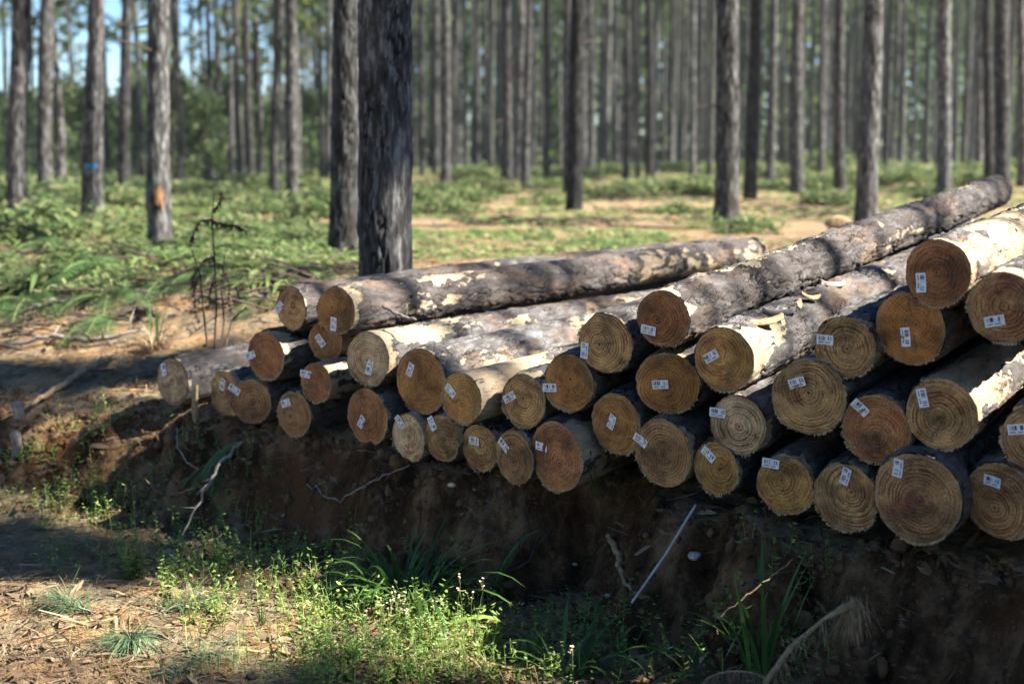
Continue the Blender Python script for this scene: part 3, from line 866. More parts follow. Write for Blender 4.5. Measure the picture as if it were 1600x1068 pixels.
t1 = big_tree(600, 440, 80, 604, 'thickest and nearest pine trunk, dark bark, right behind the top left log', 2, 8.9, mat=M['trunk_near'])
t2 = big_tree(538, 400, 43, 544, 'second nearest pine, grey lit trunk just left of the thickest dark one', 2, 13.9, mat=M['trunk'])
t3 = big_tree(250, 385, 33, 252, 'pine trunk with an orange bark scar low down, in the left part of the forest', 1, 15.3)
t4 = big_tree(1135, 355, 35, 1140, 'stout pine with dark left half, above the middle of the long sunlit log', 1, 19.3)
t5 = big_tree(1353, 345, 30, 1363, 'pine leaning slightly right, behind the far half of the sunlit log', 1, 21)
t6 = big_tree(897, 328, 23, 906, 'slim curved pine standing alone in the sunny clearing, left of the stout trunk', 1, 25)
t7 = big_tree(138, 345, 20, 148, 'pine trunk with a blue paint mark, at the left', 1, 21)
t8 = big_tree(27, 345, 29, 33, 'dark thick pine trunk nearest to the left edge', 1, 21)
MID = [(70,315,22,74,'dark pine trunk between the left edge trunk and the blue marked one'),
 (193,310,17,200,'grey pine trunk midway between the blue marked and the scarred trunks'),
 (238,335,18,236,'dark pine close behind the scarred trunk on its left side'),
 (456,325,18,457,'dark straight pine left of the second nearest trunk'),
 (428,310,14,437,'dark slim pine slightly leaning, left of the dark straight one'),
 (793,300,19,795,'dark pine trunk with a paler one touching its right side, in the centre'),
 (1245,302,20,1248,'dark straight pine midway between the stout trunk and the right leaning one'),
 (1172,310,18,1178,'grey brown pine close to the right of the stout trunk'),
 (1312,296,17,1313,'dark pine with lit right rim, just left of the right leaning pine'),
 (1475,290,21,1478,'dark pine rising behind the far end of the sunlit log'),
 (1567,312,23,1562,'thickest dark pine near the right edge'),
 (1545,300,16,1544,'pine with bright right rim touching the thickest one near the right edge'),
 (1530,296,13,1532,'thin dark pine, left neighbour of the bright rimmed one near the right edge'),
 (1597,300,15,1596,'dark pine cut by the right edge of the picture'),
 (695,297,15,697,'grey pine standing between the thickest trunk and the dark central one'),
 (1015,285,13,1014,'thin black looking pine in the middle, right of the curved slim pine'),
 (890,300,17,886,'straight pine close behind the slim curved one'),
 (155,330,11,160,'thin pine just right of the blue marked trunk')]
for (bx, by, w, tx_, lb) in MID:
    big_tree(bx, by, w, tx_, lb, 1, F * 0.28 / w if by < 300 else None)

# blue mark and orange scar are parts of their trees
def patch(parent, px, y0, y1, D, rr, mat, name, a0, a1, ragged=0.02):
    zb = parent.location.z
    z0 = at(px, y1, D).z - zb; z1 = at(px, y0, D).z - zb
    c = at(px, (y0 + y1) / 2, D) - parent.location
    V = []; n = 14; m = 8
    for i in range(m):
        u = i / (m - 1)
        for k in range(n):
            a = a0 + (a1 - a0) * k / (n - 1)
            zz = z0 + (z1 - z0) * u + random.uniform(-ragged, ragged)
            V.append((c.x + math.cos(a) * rr, 0 + math.sin(a) * rr, zz))
    Fs = [(i * n + k, i * n + k + 1, (i + 1) * n + k + 1, (i + 1) * n + k) for i in range(m - 1) for k in range(n - 1)]
    mesh_obj(name, V, Fs, mat, parent, True)
patch(t7, 140, 257, 261, 21, 0.108, M['bluepaint'], 'paint_mark', -math.pi * 0.95, -0.05)
patch(t3, 250, 294, 320, 15.3, 0.122, M['scar'], 'bark_scar', -math.pi * 0.60, -1.0, 0.05)

# thinner trees farther in: one prototype per shape, copied
PROTO = []
for i in range(5):
    root = empty('pine_tree', (0, -200, 0))
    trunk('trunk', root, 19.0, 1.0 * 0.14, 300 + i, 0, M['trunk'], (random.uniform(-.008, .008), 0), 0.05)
    crown_parts(root, 'f', i % 3)
    PROTO.append(root)
BACK = [(515,.26,10,1),(380,.0,12,0),(395,0,12,0),(350,0,10,0),(335,0,10,0),(310,0,8,0),(225,0,10,0),(18,0,9,0),(6,0,8,0),(50,0,8,0),(480,0,7,0),(497,0,7,0),(290,0,7,0),
 (708,0,11,0),(745,0,11,0),(808,0,12,0),(822,0,15,0),(832,0,9,0),(852,0,10,0),(920,0,11,0),(958,0,8,0),(978,0,12,0),(988,0,9,0),(1045,0,8,0),(1080,0,10,0),(1098,0,8,0),(1105,0,7,0),
 (1200,0,14,0),(1222,0,7,0),(1232,0,9,0),(1283,0,8,0),(1337,0,10,0),(1390,0,9,0),(1402,0,9,0),(1422,0,8,0),(1442,0,9,0),(1460,0,7,0),(1500,0,9,0),(1512,0,7,0),(1582,0,8,0),(662,0,9,0),(676,0,7,0),(728,0,8,0),(765,0,8,0)]
used = set()
placed = []
def place_far(x, D, dia, label):
    i = random.randrange(5)
    if i not in used: r = PROTO[i]; used.add(i)
    else: r = copy_tree(PROTO[i])
    y = D; X_ = (x - 800) / F * D
    r.location = (X_, y, ghs(X_, y))
    sc = dia / 0.28
    r.scale = (sc, sc, random.uniform(.92, 1.08))
    r.rotation_euler = (random.uniform(-.012, .012), random.uniform(-.012, .012), random.uniform(0, 6.28))
    for ch in r.children:
        if ch.name.startswith(('crown', 'limbs')): ch.scale = (1 / sc, 1 / sc, 1)
    tag(r, label, 'tree', 'far pine trunks of the plantation')
    placed.append((X_, y))
for (x, _, w, __) in BACK:
    dia = random.uniform(0.24, 0.30)
    place_far(x, dia * F / w, dia, 'slender out of focus pine trunk in the middle depth of the forest')
LP = []
for i in range(3):
    root = empty('pine_tree', (0, -200, 0))
    trunk('trunk', root, 17.0, 0.11, 340 + i, 0, M['trunk'], (random.uniform(-.01, .01), 0), 0.06)
    crown_parts(root, 'l', i)
    LP.append(root)
for j, (x, D) in enumerate([(100, 46), (172, 52), (122, 70), (285, 44), (325, 58), (365, 48), (410, 52), (440, 70), (468, 46), (505, 56), (-15, 50), (215, 74), (60, 62), (345, 80), (390, 90), (485, 84), (545, 62)]):
    r = LP[j] if j < 3 else copy_tree(LP[j % 3])
    X_ = (x - 800) / F * D
    r.location = (X_, D, ghs(X_, D)); r.rotation_euler = (0, 0, j * 1.9); sc = random.uniform(.85, 1.1); r.scale = (sc, sc, sc)
    placed.append((X_, D))
    tag(r, 'blurred pine with leafy lower limbs against the sky at the left', 'tree', 'leafy limbed pines against the left sky')
rs = random.Random(5)
n = 0; tries = 0
while n < 205 and tries < 9000:
    tries += 1
    D = rs.uniform(50, 150)
    x = rs.uniform(-60, 1660)
    if x < 560 and rs.random() < 0.72: continue
    if x < 300 and rs.random() < 0.5: continue
    X_ = (x - 800) / F * D
    if any((X_ - a) ** 2 + (D - b) ** 2 < 2.2 ** 2 for a, b in placed): continue
    place_far(x, D, rs.uniform(.17, .29), 'faint thin pine trunk in the blurred far part of the forest')
    n += 1

# unseen pines added outside the view to shade the pile and the road
def shade_tree(x, y, i, cs=1.0, kind='n'):
    root = empty('pine_tree', (x, y, ghs(x, y)))
    tag(root, 'tall unseen pine added for its shade, just outside the picture', 'tree', 'unseen pines added for their shade')
    trunk('trunk', root, 19.0, 0.07 if i < 50 else .14, 400 + i, 0, M['trunk'], (0, 0), 0.03)
    flat = 0.3 if i < 50 else 1.0  # aimed crowns are flattened to confine the shade they cast
    for o in crown_parts(root, kind, i % (2 if kind == 'd' else 3)): o.rotation_euler = (0, 0, i * 2.1); o.scale = (cs * .8, cs * .8, flat); o.location = (0, 0, 15 * (1 - flat))
# each stands where its crown (15 m up) comes between the low sun and the ground at the given spot
SHADE = [(-3.4,7.9,.3,1.0,'d'),(-2.6,6.95,.0,.4,'d'),(1.6,3.9,.2,.7,'d'),(3.2,3.9,.6,.8,'d'),(1.0,4.7,.1,.35,'d'),(-.1,7.9,.9,.6,'n'),(-1.6,7.5,.8,.5,'n'),(.9,8.4,1.0,.5,'n'),(1.7,9.7,1.1,.5,'n'),(3.4,9.6,1.4,.6,'n'),
 (-.8,8.9,1.9,.7,'d'),(-.8,8.9,2.9,.7,'d'),(-.9,11.2,.9,.5,'n'),(-5.0,12.5,1,.7,'d'),(3.2,8.4,1.3,.4,'n'),(-2.1,7.0,.0,.42,'d'),(-3.1,7.0,0,.45,'d'),(-1.1,6.65,0,.33,'d'),(-.5,6.35,.42,.26,'d'),(-1.75,6.55,0,.28,'d'),(-2.6,6.45,0,.22,'d'),
 (.6,3.0,0,1.3,'d'),(2.2,1.6,0,1.5,'d'),(-.8,1.8,0,1.3,'d'),(.8,.2,0,1.5,'d'),(3.0,-.8,0,1.5,'d'),(-1.8,.3,0,1.3,'d'),(-2.8,2.6,0,1.0,'d'),(1.75,4.35,.3,.4,'d')]
for i, (tx_, ty_, tz_, cs_, kd_) in enumerate(SHADE):
    k_ = (15.0 - tz_) / SUNV.z
    shade_tree(tx_ + SUNV.x * k_, ty_ + SUNV.y * k_, i, cs_, kd_)
# unseen plantation pines added behind the photographer to keep the sky off the bank
rs = random.Random(15)
for i in range(52):
    a = R(180 + rs.uniform(-14, 192)); d_ = rs.uniform(4.5, 19)
    x, y = math.cos(a) * d_ + 0.5, math.sin(a) * d_
    if x > 5 and y > -5: continue
    shade_tree(x, y, 50 + i, 1.25)


# young pines and bushes behind the left trees
def bush_mesh(seed, H, Wd, n, qs, conic=True):
    rs = random.Random(seed); V = []
    cl = []
    for i in range(26):
        u = rs.random() ** 0.8
        rr = Wd * (1 - u * 0.85 if conic else math.sin(math.pi * (0.15 + 0.8 * u))) * rs.uniform(.3, 1)
        a = rs.uniform(0, 6.28)
        cl.append(Vector((math.cos(a) * rr, math.sin(a) * rr, H * (0.08 + 0.9 * u))))
    for i in range(n):
        c = rs.choice(cl)
        b = c + Vector((rs.gauss(0, 1), rs.gauss(0, 1), rs.gauss(0, 1))) * 0.13 * Wd
        dd = Vector((rs.gauss(0, 1), rs.gauss(0, 1), rs.gauss(.6, .7))).normalized(); sd = perp(dd) if rs.random() < .5 else dd.cross(perp(dd))
        l = qs * rs.uniform(.6, 1.3); w = l * 0.3
        V += [b - sd * w * .3, b + sd * w * .3, b + dd * l + sd * w * .4, b + dd * l - sd * w * .4]
    V = np.array([tuple(v) for v in V])
    return V, np.arange(len(V)).reshape(-1, 4)
yp = []
for i in range(3):
    r = empty('young_pine', (0, -200, 0))
    V, Fq = bush_mesh(500 + i, 4.2, 1.6, 1500, 0.34)
    mesh_obj('crown', V, Fq, M['young'], r, False)
    mb = MB(); mb.tube([(0, 0, -.2), (0.03, 0, 2), (0, 0, 3.9)], [0.07, 0.045, 0.01], 6); mb.build('trunk', M['trunk'], r)
    yp.append(r)
rs = random.Random(9); first = set()
YP = [(40,52,1.0),(95,50,1.1),(135,60,1.3),(180,54,1.0),(215,62,1.3),(275,52,1.15),(300,60,1.35),(330,50,.95),(365,64,1.3),(410,58,1.0),(450,66,1.2),(490,60,1.0),(-10,56,1.1),(70,70,1.4),(160,75,1.6),(250,74,1.7),(340,78,1.7),(400,80,1.6),(520,72,1.3),(20,66,1.2),(470,85,1.6),(110,84,1.6),(290,88,1.9)]
for (x, D, s) in YP:
    i = rs.randrange(3)
    r = yp[i] if i not in first else copy_tree(yp[i]); first.add(i)
    X_ = (x - 800) / F * D
    s *= .72; r.location = (X_, D, ghs(X_, D) - .05); r.scale = (s, s, s * rs.uniform(.85, 1.1)); r.rotation_euler = (0, 0, rs.uniform(0, 6))
    tag(r, 'bushy young green pine in the blurred thicket behind the left trunks', 'young tree', 'young pines behind the left trunks')

# low shrubs on the forest floor
sp_ = []
for i in range(4):
    V, Fq = bush_mesh(600 + i, 0.62, 1.0, 1100, 0.20, False)
    sp_.append(mesh_obj('shrub', V, Fq, M['lowleaf'], None, False))
    sp_[-1].location = (0, -200, 0)
first = set(); rs = random.Random(31)
SH = [(-10,13,.6),(95,12.2,.5),(185,13.5,.6),(300,15.5,.7),(340,13,.55),(375,17,.8),(420,15,.6),(450,13.2,.5),(490,16,.7),(15,16,.8),(75,17,.9),(260,19,.8),(515,18,.7),(395,12.3,.4),(180,11.6,.4),(690,24,.8),(720,30,1.0),(760,36,1.0),(850,28,.7),(950,32,.9),(1000,45,1.3),(1075,34,1.3),(1100,42,1.3),(1190,40,1.2),(1225,52,1.4),(1270,38,1.2),(1330,45,1.5),(1400,40,1.2),(1430,34,1.0),(1500,44,1.4),(1540,38,1.2),(1060,24,.6),(1160,18,.5),(1300,28,.9),(660,34,1.2),(640,28,1.0),(480,30,1.2),(500,22,.9),(430,38,1.2),(380,40,1.3),(330,34,1.3),(280,36,1.2),(200,28,1.2),(170,34,1.4),(110,30,1.3),(90,26,1.1),(50,28,1.2),(10,24,1.1),(20,32,1.3),(230,40,1.4),(300,26,.9),(1450,52,1.6),(1380,58,1.6),(900,55,1.5),(820,60,1.5),(740,50,1.4),(1150,60,1.6),(960,62,1.6),(1050,66,1.7),(1290,64,1.8),(1580,50,1.5),(870,42,1.0),(1480,30,.9),(0,18,.7),(60,17,.5),(150,18,.5),(450,20,.5),(410,24,.7)]
for (x, D, s) in SH:
    i = rs.randrange(4)
    r = sp_[i] if i not in first else copy_tree(sp_[i]); first.add(i)
    X_ = (x - 800) / F * D
    r.location = (X_, D, ghs(X_, D) - .05); r.scale = (s * 1.2, s, s * rs.uniform(.28, .62) * (1.05 if x < 560 and D < 20 else 1)); r.rotation_euler = (0, 0, rs.uniform(0, 6))
    left = x < 520
    tag(r, 'leafy green shrub in the blurred undergrowth among the left trunks' if left else 'low green shrub on the sunlit forest floor behind the pile', 'shrub', 'shrubs among the left trunks' if left else 'shrubs behind the pile')

# far wood behind everything: one mass
def far_wood():
    rs = np.random.RandomState(3)
    N = 42000
    x = rs.uniform(-120, 1720, N); D = rs.uniform(100, 190, N)
    zz = rs.uniform(0, 1, N) ** 0.9 * np.where(x > 540, 24, 17)
    keep = (x > 540) | (zz < 4.5 + 2.2 * vnoise(x * 0.02, 0.1, 0.2, 7)) | ((vnoise(x * 0.022, zz * 0.35, 0.2, 8) > 0.35) & (x > 200))
    x, D, zz = x[keep], D[keep], zz[keep]
    X_ = (x - 800) / F * D
    n = len(x)
    d = rs.normal(size=(n, 3)); d /= np.linalg.norm(d, axis=1)[:, None]
    s = np.cross(d, rs.normal(size=(n, 3))); s /= np.linalg.norm(s, axis=1)[:, None]
    L = rs.uniform(.5, 1.3, n)[:, None]
    b = np.stack([X_, D, zz + 0.8], -1)
    V = np.stack([b - s * L * .2, b + s * L * .2, b + d * L + s * L * .25, b + d * L - s * L * .25], 1).reshape(-1, 3)
    o = mesh_obj('far_wood', V, np.arange(len(V)).reshape(-1, 4), M['farleaf'], None, False)
    tag(o, 'hazy green mass of the wood far behind the trunks', 'wood', kind='stuff')
far_wood()
def far_trunks():
    rs = random.Random(66); V = []; Fc = []; n = 0
    for i in range(330):
        D = rs.uniform(82, 185); x = rs.uniform(500, 1640); X_ = (x - 800) / F * D
        r_ = rs.uniform(.09, .15); z0 = ghs(X_, D) - .3; lx = rs.uniform(-.15, .15)
        for z, f in ((z0, 1.1), (z0 + 8, .8), (z0 + 18, .4)):
            for k in range(6):
                a = k * math.pi / 3; V.append((X_ + math.cos(a) * r_ * f + lx * (z - z0) / 8, D + math.sin(a) * r_ * f, z))
        for j in range(2):
            for k in range(6): Fc.append((n + j * 6 + k, n + j * 6 + (k + 1) % 6, n + (j + 1) * 6 + (k + 1) % 6, n + (j + 1) * 6 + k))
        n += 18
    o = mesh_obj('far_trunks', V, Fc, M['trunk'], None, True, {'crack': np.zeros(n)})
    tag(o, 'crowded thin trunks of the farthest part of the wood', 'trunks', kind='stuff')
far_trunks()

# ------------------------------------------------------------------ undergrowth on the forest floor (one mass)
def undergrowth():
    mb_v = []; rs = np.random.RandomState(17)
    N = 9000
    D = 9.4 + 55 * rs.uniform(0, 1, N) ** 1.9
    x = rs.uniform(-80, 1680, N)
    X_ = (x - 800) / F * D
    dens = fbm(X_ * 0.35, D * 0.25, 0.4, 71, 3)
    left = x < 560
    keep = np.where(left, dens > 0.03, dens > 0.12)
    keep &= ~((t_of(X_, D) > -6.3) & (s_of(X_, D) < 7.5))
    keep &= s_of(X_, D) > np.where(x < 230, 1.8, np.where(x < 560, 2.5, 2.4)) + 0.5 * vnoise(X_ * 1.3, 0.2, 0.3, 72)
    X_, D = X_[keep], D[keep]
    Zg = gh(X_, D)
    n = len(X_)
    nb = 9
    bx = np.repeat(X_, nb) + rs.normal(0, .10, n * nb); by = np.repeat(D, nb) + rs.normal(0, .10, n * nb); bz = np.repeat(Zg, nb) - .02
    a = rs.uniform(0, 2 * np.pi, n * nb)
    sz = np.repeat(rs.uniform(.6, 1.35, n) * np.interp(D, [9, 14, 30, 60], [.7, .9, 1.1, 1.5]), nb)
    L = np.where(np.repeat(left[keep], nb), 0.56, 0.28) * sz * rs.uniform(.5, 1.3, n * nb); w = 0.030 * sz * rs.uniform(.5, 1.9, n * nb)
    up = rs.uniform(.4, 1.5, n * nb)
    base = np.stack([bx, by, bz], -1)
    dh = np.stack([np.cos(a), np.sin(a), 0 * a], -1); sd = np.stack([-np.sin(a), np.cos(a), 0 * a], -1)
    P = [base]; W = [w * .4]
    cur = base
    for k in range(1, 4):
        dz = up * (1 - 0.52 * k)
        dd = dh + np.stack([0 * a, 0 * a, dz], -1)
        dd /= np.linalg.norm(dd, axis=1)[:, None]
        cur = cur + dd * (L / 3)[:, None]
        P.append(cur); W.append(w * (1.0 if k < 3 else 0.15) * (1 if k != 2 else .9))
    V = []
    for p, ww in zip(P, W):
        V.append(p - sd * ww[:, None] * .5); V.append(p + sd * ww[:, None] * .5)
    V = np.stack(V, 1).reshape(-1, 3)
    m = n * nb; b8 = np.arange(m)[:, None] * 8
    Fq = np.concatenate([b8 + np.array([0, 1, 3, 2]), b8 + np.array([2, 3, 5, 4]), b8 + np.array([4, 5, 7, 6])], 0)
    o = mesh_obj('undergrowth', V, Fq, M['under'], None, False)
    tag(o, 'green and straw coloured bracken and grass covering the forest floor', 'undergrowth', kind='stuff')
undergrowth()

def brushwood():
    rs = random.Random(91); mb = MB()
    for _ in range(900):
        D = 10.5 + 45 * rs.random() ** 1.6; x = rs.uniform(-60, 1660); X_ = (x - 800) / F * D
        if t_of(X_, D) > -6.2 and s_of(X_, D) < 7.5: continue
        if float(fbm(np.array([X_ * .4]), D * .4, .9, 99, 2)[0]) < 0.02: continue
        for k in range(6):
            px_, py_ = X_ + rs.gauss(0, .25), D + rs.gauss(0, .25); z = ghs(px_, py_); a = rs.uniform(0, 6.28); l = rs.uniform(.15, .6)
            d = Vector((math.cos(a), math.sin(a), rs.uniform(-.05, .35)))
            p = Vector((px_, py_, z + .02)); r_ = rs.uniform(.004, .014)
            mb.tube([p, p + d * l * .5 + Vector((0, 0, .02)), p + d * l], [r_, r_ * .8, r_ * .4], 4, False)
    o = mb.build('brushwood', M['darktwig'], None, False)
    tag(o, 'dark cut twigs and slash lying about the forest floor', 'brushwood', kind='stuff')
brushwood()

# needles, straw, chips on the ground (one mass)
def litter():
    rs = np.random.RandomState(23)
    N = 60000
    x = rs.uniform(-60, 1660, N); y = rs.uniform(300, 1080, N)
    r = np.stack([(x - 800) / F, np.ones(N), np.zeros(N)], -1)
    D = np.concatenate([rs.uniform(4.2, 9.5, N // 2), rs.uniform(7.5, 17, N - N // 2)])
    X_ = (x - 800) / F * D
    s = s_of(X_, D)
    dens = fbm(X_ * 1.2, D * 1.2, 0.4, 77, 3)
    keep = ((s < -0.9) | (s > 0.25)) & (dens + rs.uniform(-.3, .3, N) > -0.1) & ~((t_of(X_, D) > -5.9) & (s > -.3) & (s < 7))
    keep |= rs.uniform(0, 1, N) < 0.16
    X_, D = X_[keep], D[keep]; n = len(X_)
    Zg = gh(X_, D)
    a = rs.uniform(0, 2 * np.pi, n) ; L = rs.gamma(2.0, 0.035, n) + 0.02; w = rs.uniform(.0015, .004, n) + (rs.uniform(0, 1, n) < .06) * .012
    tl = rs.normal(0, .22, n)
    d = np.stack([np.cos(a), np.sin(a), tl], -1); sd = np.stack([-np.sin(a), np.cos(a), rs.normal(0, .5, n)], -1)
    c = np.stack([X_, D, Zg + 0.006 + np.abs(tl) * L * .5], -1)
    bend = np.stack([-np.sin(a), np.cos(a), 0 * a], -1) * (rs.normal(0, .12, n) * L)[:, None]
    p0 = c - d * L[:, None] * .5; p1 = c + bend + np.array([0, 0, .004]); p2 = c + d * L[:, None] * .5
    V = []
    for p, f in ((p0, .6), (p1, 1), (p2, .3)):
        V.append(p - sd * (w * f)[:, None]); V.append(p + sd * (w * f)[:, None])
    V = np.stack(V, 1).reshape(-1, 3); b = np.arange(n)[:, None] * 6
    Fq = np.concatenate([b + np.array([0, 1, 3, 2]), b + np.array([2, 3, 5, 4])], 0)
    o = mesh_obj('needle_litter', V, Fq, M['straw'], None, False)
    tag(o, 'dry pine needles, straw and bark chips strewn on the soil', 'litter', kind='stuff')
litter()

# low herbs along the foot of the bank (one mass)
def herbs():
    mb = MB(); rs = random.Random(41)
    zones = [((60,420),(760,900),330,.038),((250,560),(860,960),330,.042),((470,780),(950,1075),330,.046),((640,980),(960,1075),300,.036),((960,1300),(960,1075),70,.05),((0,200),(690,830),110,.045),((560,720),(900,980),50,.04),((300,520),(1000,1070),40,.035)]
    for (xa, xb), (ya, yb), n, sz in zones:
        for _ in range(n):
            px, py = rs.uniform(xa, xb), rs.uniform(ya, yb)
            r = ray(px, py); r = r / r[1]
            z = 0.02
            D = (z - CAMZ) / r[2]
            for it in range(4):
                z = ghs(r[0] * D, D); Dn = (z - CAMZ) / r[2]; D = 0.5 * D + 0.5 * Dn
            b = Vector((r[0] * D, D, ghs(r[0] * D, D) - .005))
            if s_of(b.x, b.y) > 0.0: continue
            h = sz * rs.uniform(1.0, 4.2)
            dr = Vector((rs.gauss(0, .25), rs.gauss(0, .25), 1)).normalized()
            mb.blade(b, dr, perp(dr), h, .003, .3, 3)
            m = rs.randrange(4, 10)
            for k in range(m):
                u = (k + .5) / m
                a = rs.uniform(0, 6.28)
                d = Vector((math.cos(a), math.sin(a), rs.uniform(-.1, .8)))
                mb.leaf(b + dr * h * u, d, perp(d) + Vector((0, 0, rs.uniform(-.4, .4))), sz * rs.uniform(.3, .8), sz * rs.uniform(.13, .36))
    for _ in range(650):
        px, py = (rs.uniform(380, 780), rs.uniform(940, 1080)) if rs.random() < .7 else (rs.uniform(60, 560), rs.uniform(860, 1080))
        r = ray(px, py); r = r / r[1]; D = -CAMZ / r[2]
        if s_of(r[0] * D, D) > -.1: continue
        b = Vector((r[0] * D, D, ghs(r[0] * D, D) - .005)); d = Vector((rs.gauss(0, .3), rs.gauss(0, .3), 1))
        mb.blade(b, d, perp(d) + Vector((0, 0, rs.uniform(-.5, .5))), rs.uniform(.04, .17), rs.uniform(.0015, .004), rs.uniform(.1, 1.6), 4)
    o = mb.build('low_herbs', M['herb'], None, False)
    tag(o, 'small leafy green herbs growing thickly along the foot of the bank', 'herbs', kind='stuff')
herbs()

# ------------------------------------------------------------------ single plants
def grass_clump(px, py, n, L, w, label, spread=0.9, droop=1.5, D=None, cat='grass clump', mat='grass', rad=.05):
    p = ground(px, py) if D is None else at(px, py, D)
    o_ = Vector(p); mb = MB()
    for i in range(n):
        a = random.uniform(0, 6.28)
        d = Vector((math.cos(a) * spread * random.uniform(.2, 1), math.sin(a) * spread * random.uniform(.2, 1), 1)).normalized()
        l = L * random.uniform(.45, 1.1)
        b = Vector((math.cos(a) * rad * random.random(), math.sin(a) * rad * random.random(), -.01))
        mb.blade(b, d, perp(d) + Vector((0, 0, random.uniform(-.5, .5))), l, w * random.uniform(.5, 1.2), droop * random.uniform(.4, 1.3), 8)
    o = mb.build(cat.replace(' ', '_'), M[mat], None, False); o.location = o_
    return tag(o, label, cat)

grass_clump(625, 935, 110, .46, .016, 'big clump of dark broad bladed grass at the foot of the bank', 1.0, 2.3, rad=.12)
grass_clump(655, 955, 34, .52, .022, 'arching broad grass drooping to the right behind the cream flowered weeds', 1.2, 2.2, rad=.08)
grass_clump(1190, 1045, 34, .46, .018, 'upright broad bladed grass clump at the bottom right, left of the frayed root', 0.55, 1.1, rad=.08)
grass_clump(1120, 1068, 18, .34, .016, 'arching thin grass clump at the bottom edge, left of the upright broad clump', 1.2, 2.0, rad=.10)
grass_clump(880, 1050, 22, .36, .024, 'broad drooping grass clump at the bottom edge, right of the flowering weeds', 1.2, 2.0, rad=.10)
grass_clump(243, 535, 10, .34, .020, 'green grass tuft with tall blades on the sunny bank top, left of the leftmost log', 0.35, .5, rad=.03)
grass_clump(240, 548, 200, .25, .008, 'dry straw coloured skirt of the grass tuft on the bank top', 1.0, 2.6, mat='straw', cat='dry tuft', rad=.06)
grass_clump(410, 975, 16, .13, .005, 'thin light green grass sprig on the sunlit verge, at lower left', 0.4, .5, rad=.02)
grass_clump(935, 775, 12, .22, .005, 'few thin grass blades hanging at the hollow under the logs', 0.7, .6, D=6.0)

def fern(px, py, nf, L, label, yaw=None, D=None, mat='fern', group=None, upv=.7, name='fern', tilt=None):
    p = ground(px, py) if D is None else at(px, py, D)
    mb = MB(); st = MB()
    for i in range(nf):
        a = (random.uniform(0, 6.28) if yaw is None else R(yaw) + random.uniform(-.9, .9) * (nf > 1))
        d = Vector((math.cos(a), math.sin(a), upv * random.uniform(.7, 1.2))).normalized()
        l = L * random.uniform(.75, 1.1)
        pts = [Vector((0, 0, 0))]; n = 24
        for k in range(n):
            d = (d + Vector((0, 0, -0.065))).normalized(); pts.append(pts[-1] + d * l / n)
        st.tube(pts[::4] + [pts[-1]], [0.0022] * (len(pts[::4]) + 1), 4, False)
        side = perp(d)
        for k in range(3, n + 1):
            u = k / n
            pl = l * 0.24 * math.sin(math.pi * (1 - u) ** 0.75 * 0.92 + 0.06) * (1.05 - .2 * u)
            for sg in (-1, 1):
                dd = (side * sg + (pts[k] - pts[k - 1]).normalized() * .45 + Vector((0, 0, -.15))).normalized()
                ww = l / n * .5
                # toothed leaflet
                m = 4; b = pts[k]
                fw = (pts[k] - pts[k - 1]).normalized()
                V = []; Fs = []
                for j in range(m + 1):
                    v = j / m
                    wv = ww * (1 - v) ** .7 * .5 + .0006
                    V.append(tuple(b + dd * pl * v - fw * wv)); V.append(tuple(b + dd * pl * (v + .05) + fw * wv))
                for j in range(m): Fs.append((2 * j, 2 * j + 1, 2 * j + 3, 2 * j + 2))
                mb.add(V, Fs)
    root = empty(name, p)
    mb.build('fronds', M[mat], root); st.build('stalks', M['stem'] if mat == 'fern' else M['darktwig'], root)
    tag(root, label, name.replace('_', ' '), group)
    return root

fern(840, 828, 1, .36, 'single bright fern frond hanging on the bank below the large rusty log end', 200, D=ground(840, 828).y - .10, upv=-.28)
fern(200, 662, 2, .55, 'lower lit fern frond on the left bank slope', 185, upv=.15)
fern(195, 628, 2, .48, 'upper fern frond on the left bank slope', 180, upv=.15)
fern(160, 600, 1, .30, 'topmost faint fern frond on the left bank slope', 182, upv=.1)
fern(385, 690, 4, .32, 'dark fern under the left logs, beside the hanging bark strip', 215, upv=.05)
fern(20, 705, 3, .30, 'fern at the left edge beside the short stake', 190, upv=.3)
fern(350, 720, 3, .34, 'dark fern spreading on the shaded bank below the hanging bark strip', 240, upv=.1)
FE = [(530,395,15,.55),(470,400,13,.5),(420,415,12,.45),(545,440,9.6,.42),(510,360,18,.6),(380,385,15,.5),(330,392,14,.5),(60,430,12,.5),(20,415,12.5,.5),(110,415,13,.5),(170,430,11.5,.42),(90,395,15,.55),(210,395,15,.5),(290,410,13,.5),(700,330,25,.7),(730,345,21,.6),(960,385,15.5,.5),(900,380,16,.5),(1010,370,17,.5),(660,360,18,.6),(560,345,21,.6),(1180,350,20,.6),(840,375,17,.45),(350,340,22,.6),(30,370,17,.6),(480,430,11,.45)]
rs = random.Random(202)
for i in range(20):
    x_ = rs.uniform(-20, 530); D_ = rs.uniform(10.3, 16.5)
    if t_of((x_ - 800) / F * D_, D_) > -6.5: continue
    FE.append((x_, 0, D_, rs.uniform(.45, .85)))
fproto = None
for i, (x, y, D, L) in enumerate(FE):
    X_ = (x - 800) / F * D
    if fproto is None:
        fproto = fern(x, y, 8, .5, 'leafy fern', None, D=D)
        r = fproto
    else: r = copy_tree(fproto)
    r.location = (X_, D, ghs(X_, D)); r.rotation_euler = (0, 0, random.uniform(0, 6.28)); r.scale = (L / .5 * 1.1,) * 3
    if x < 590: tag(r, 'green fern on the sunny ground left of the thickest trunk', 'fern', 'ferns left of the thickest trunk')
    else: tag(r, 'pale green fern in the sunny clearing behind the pile', 'fern', 'ferns in the clearing behind the pile')

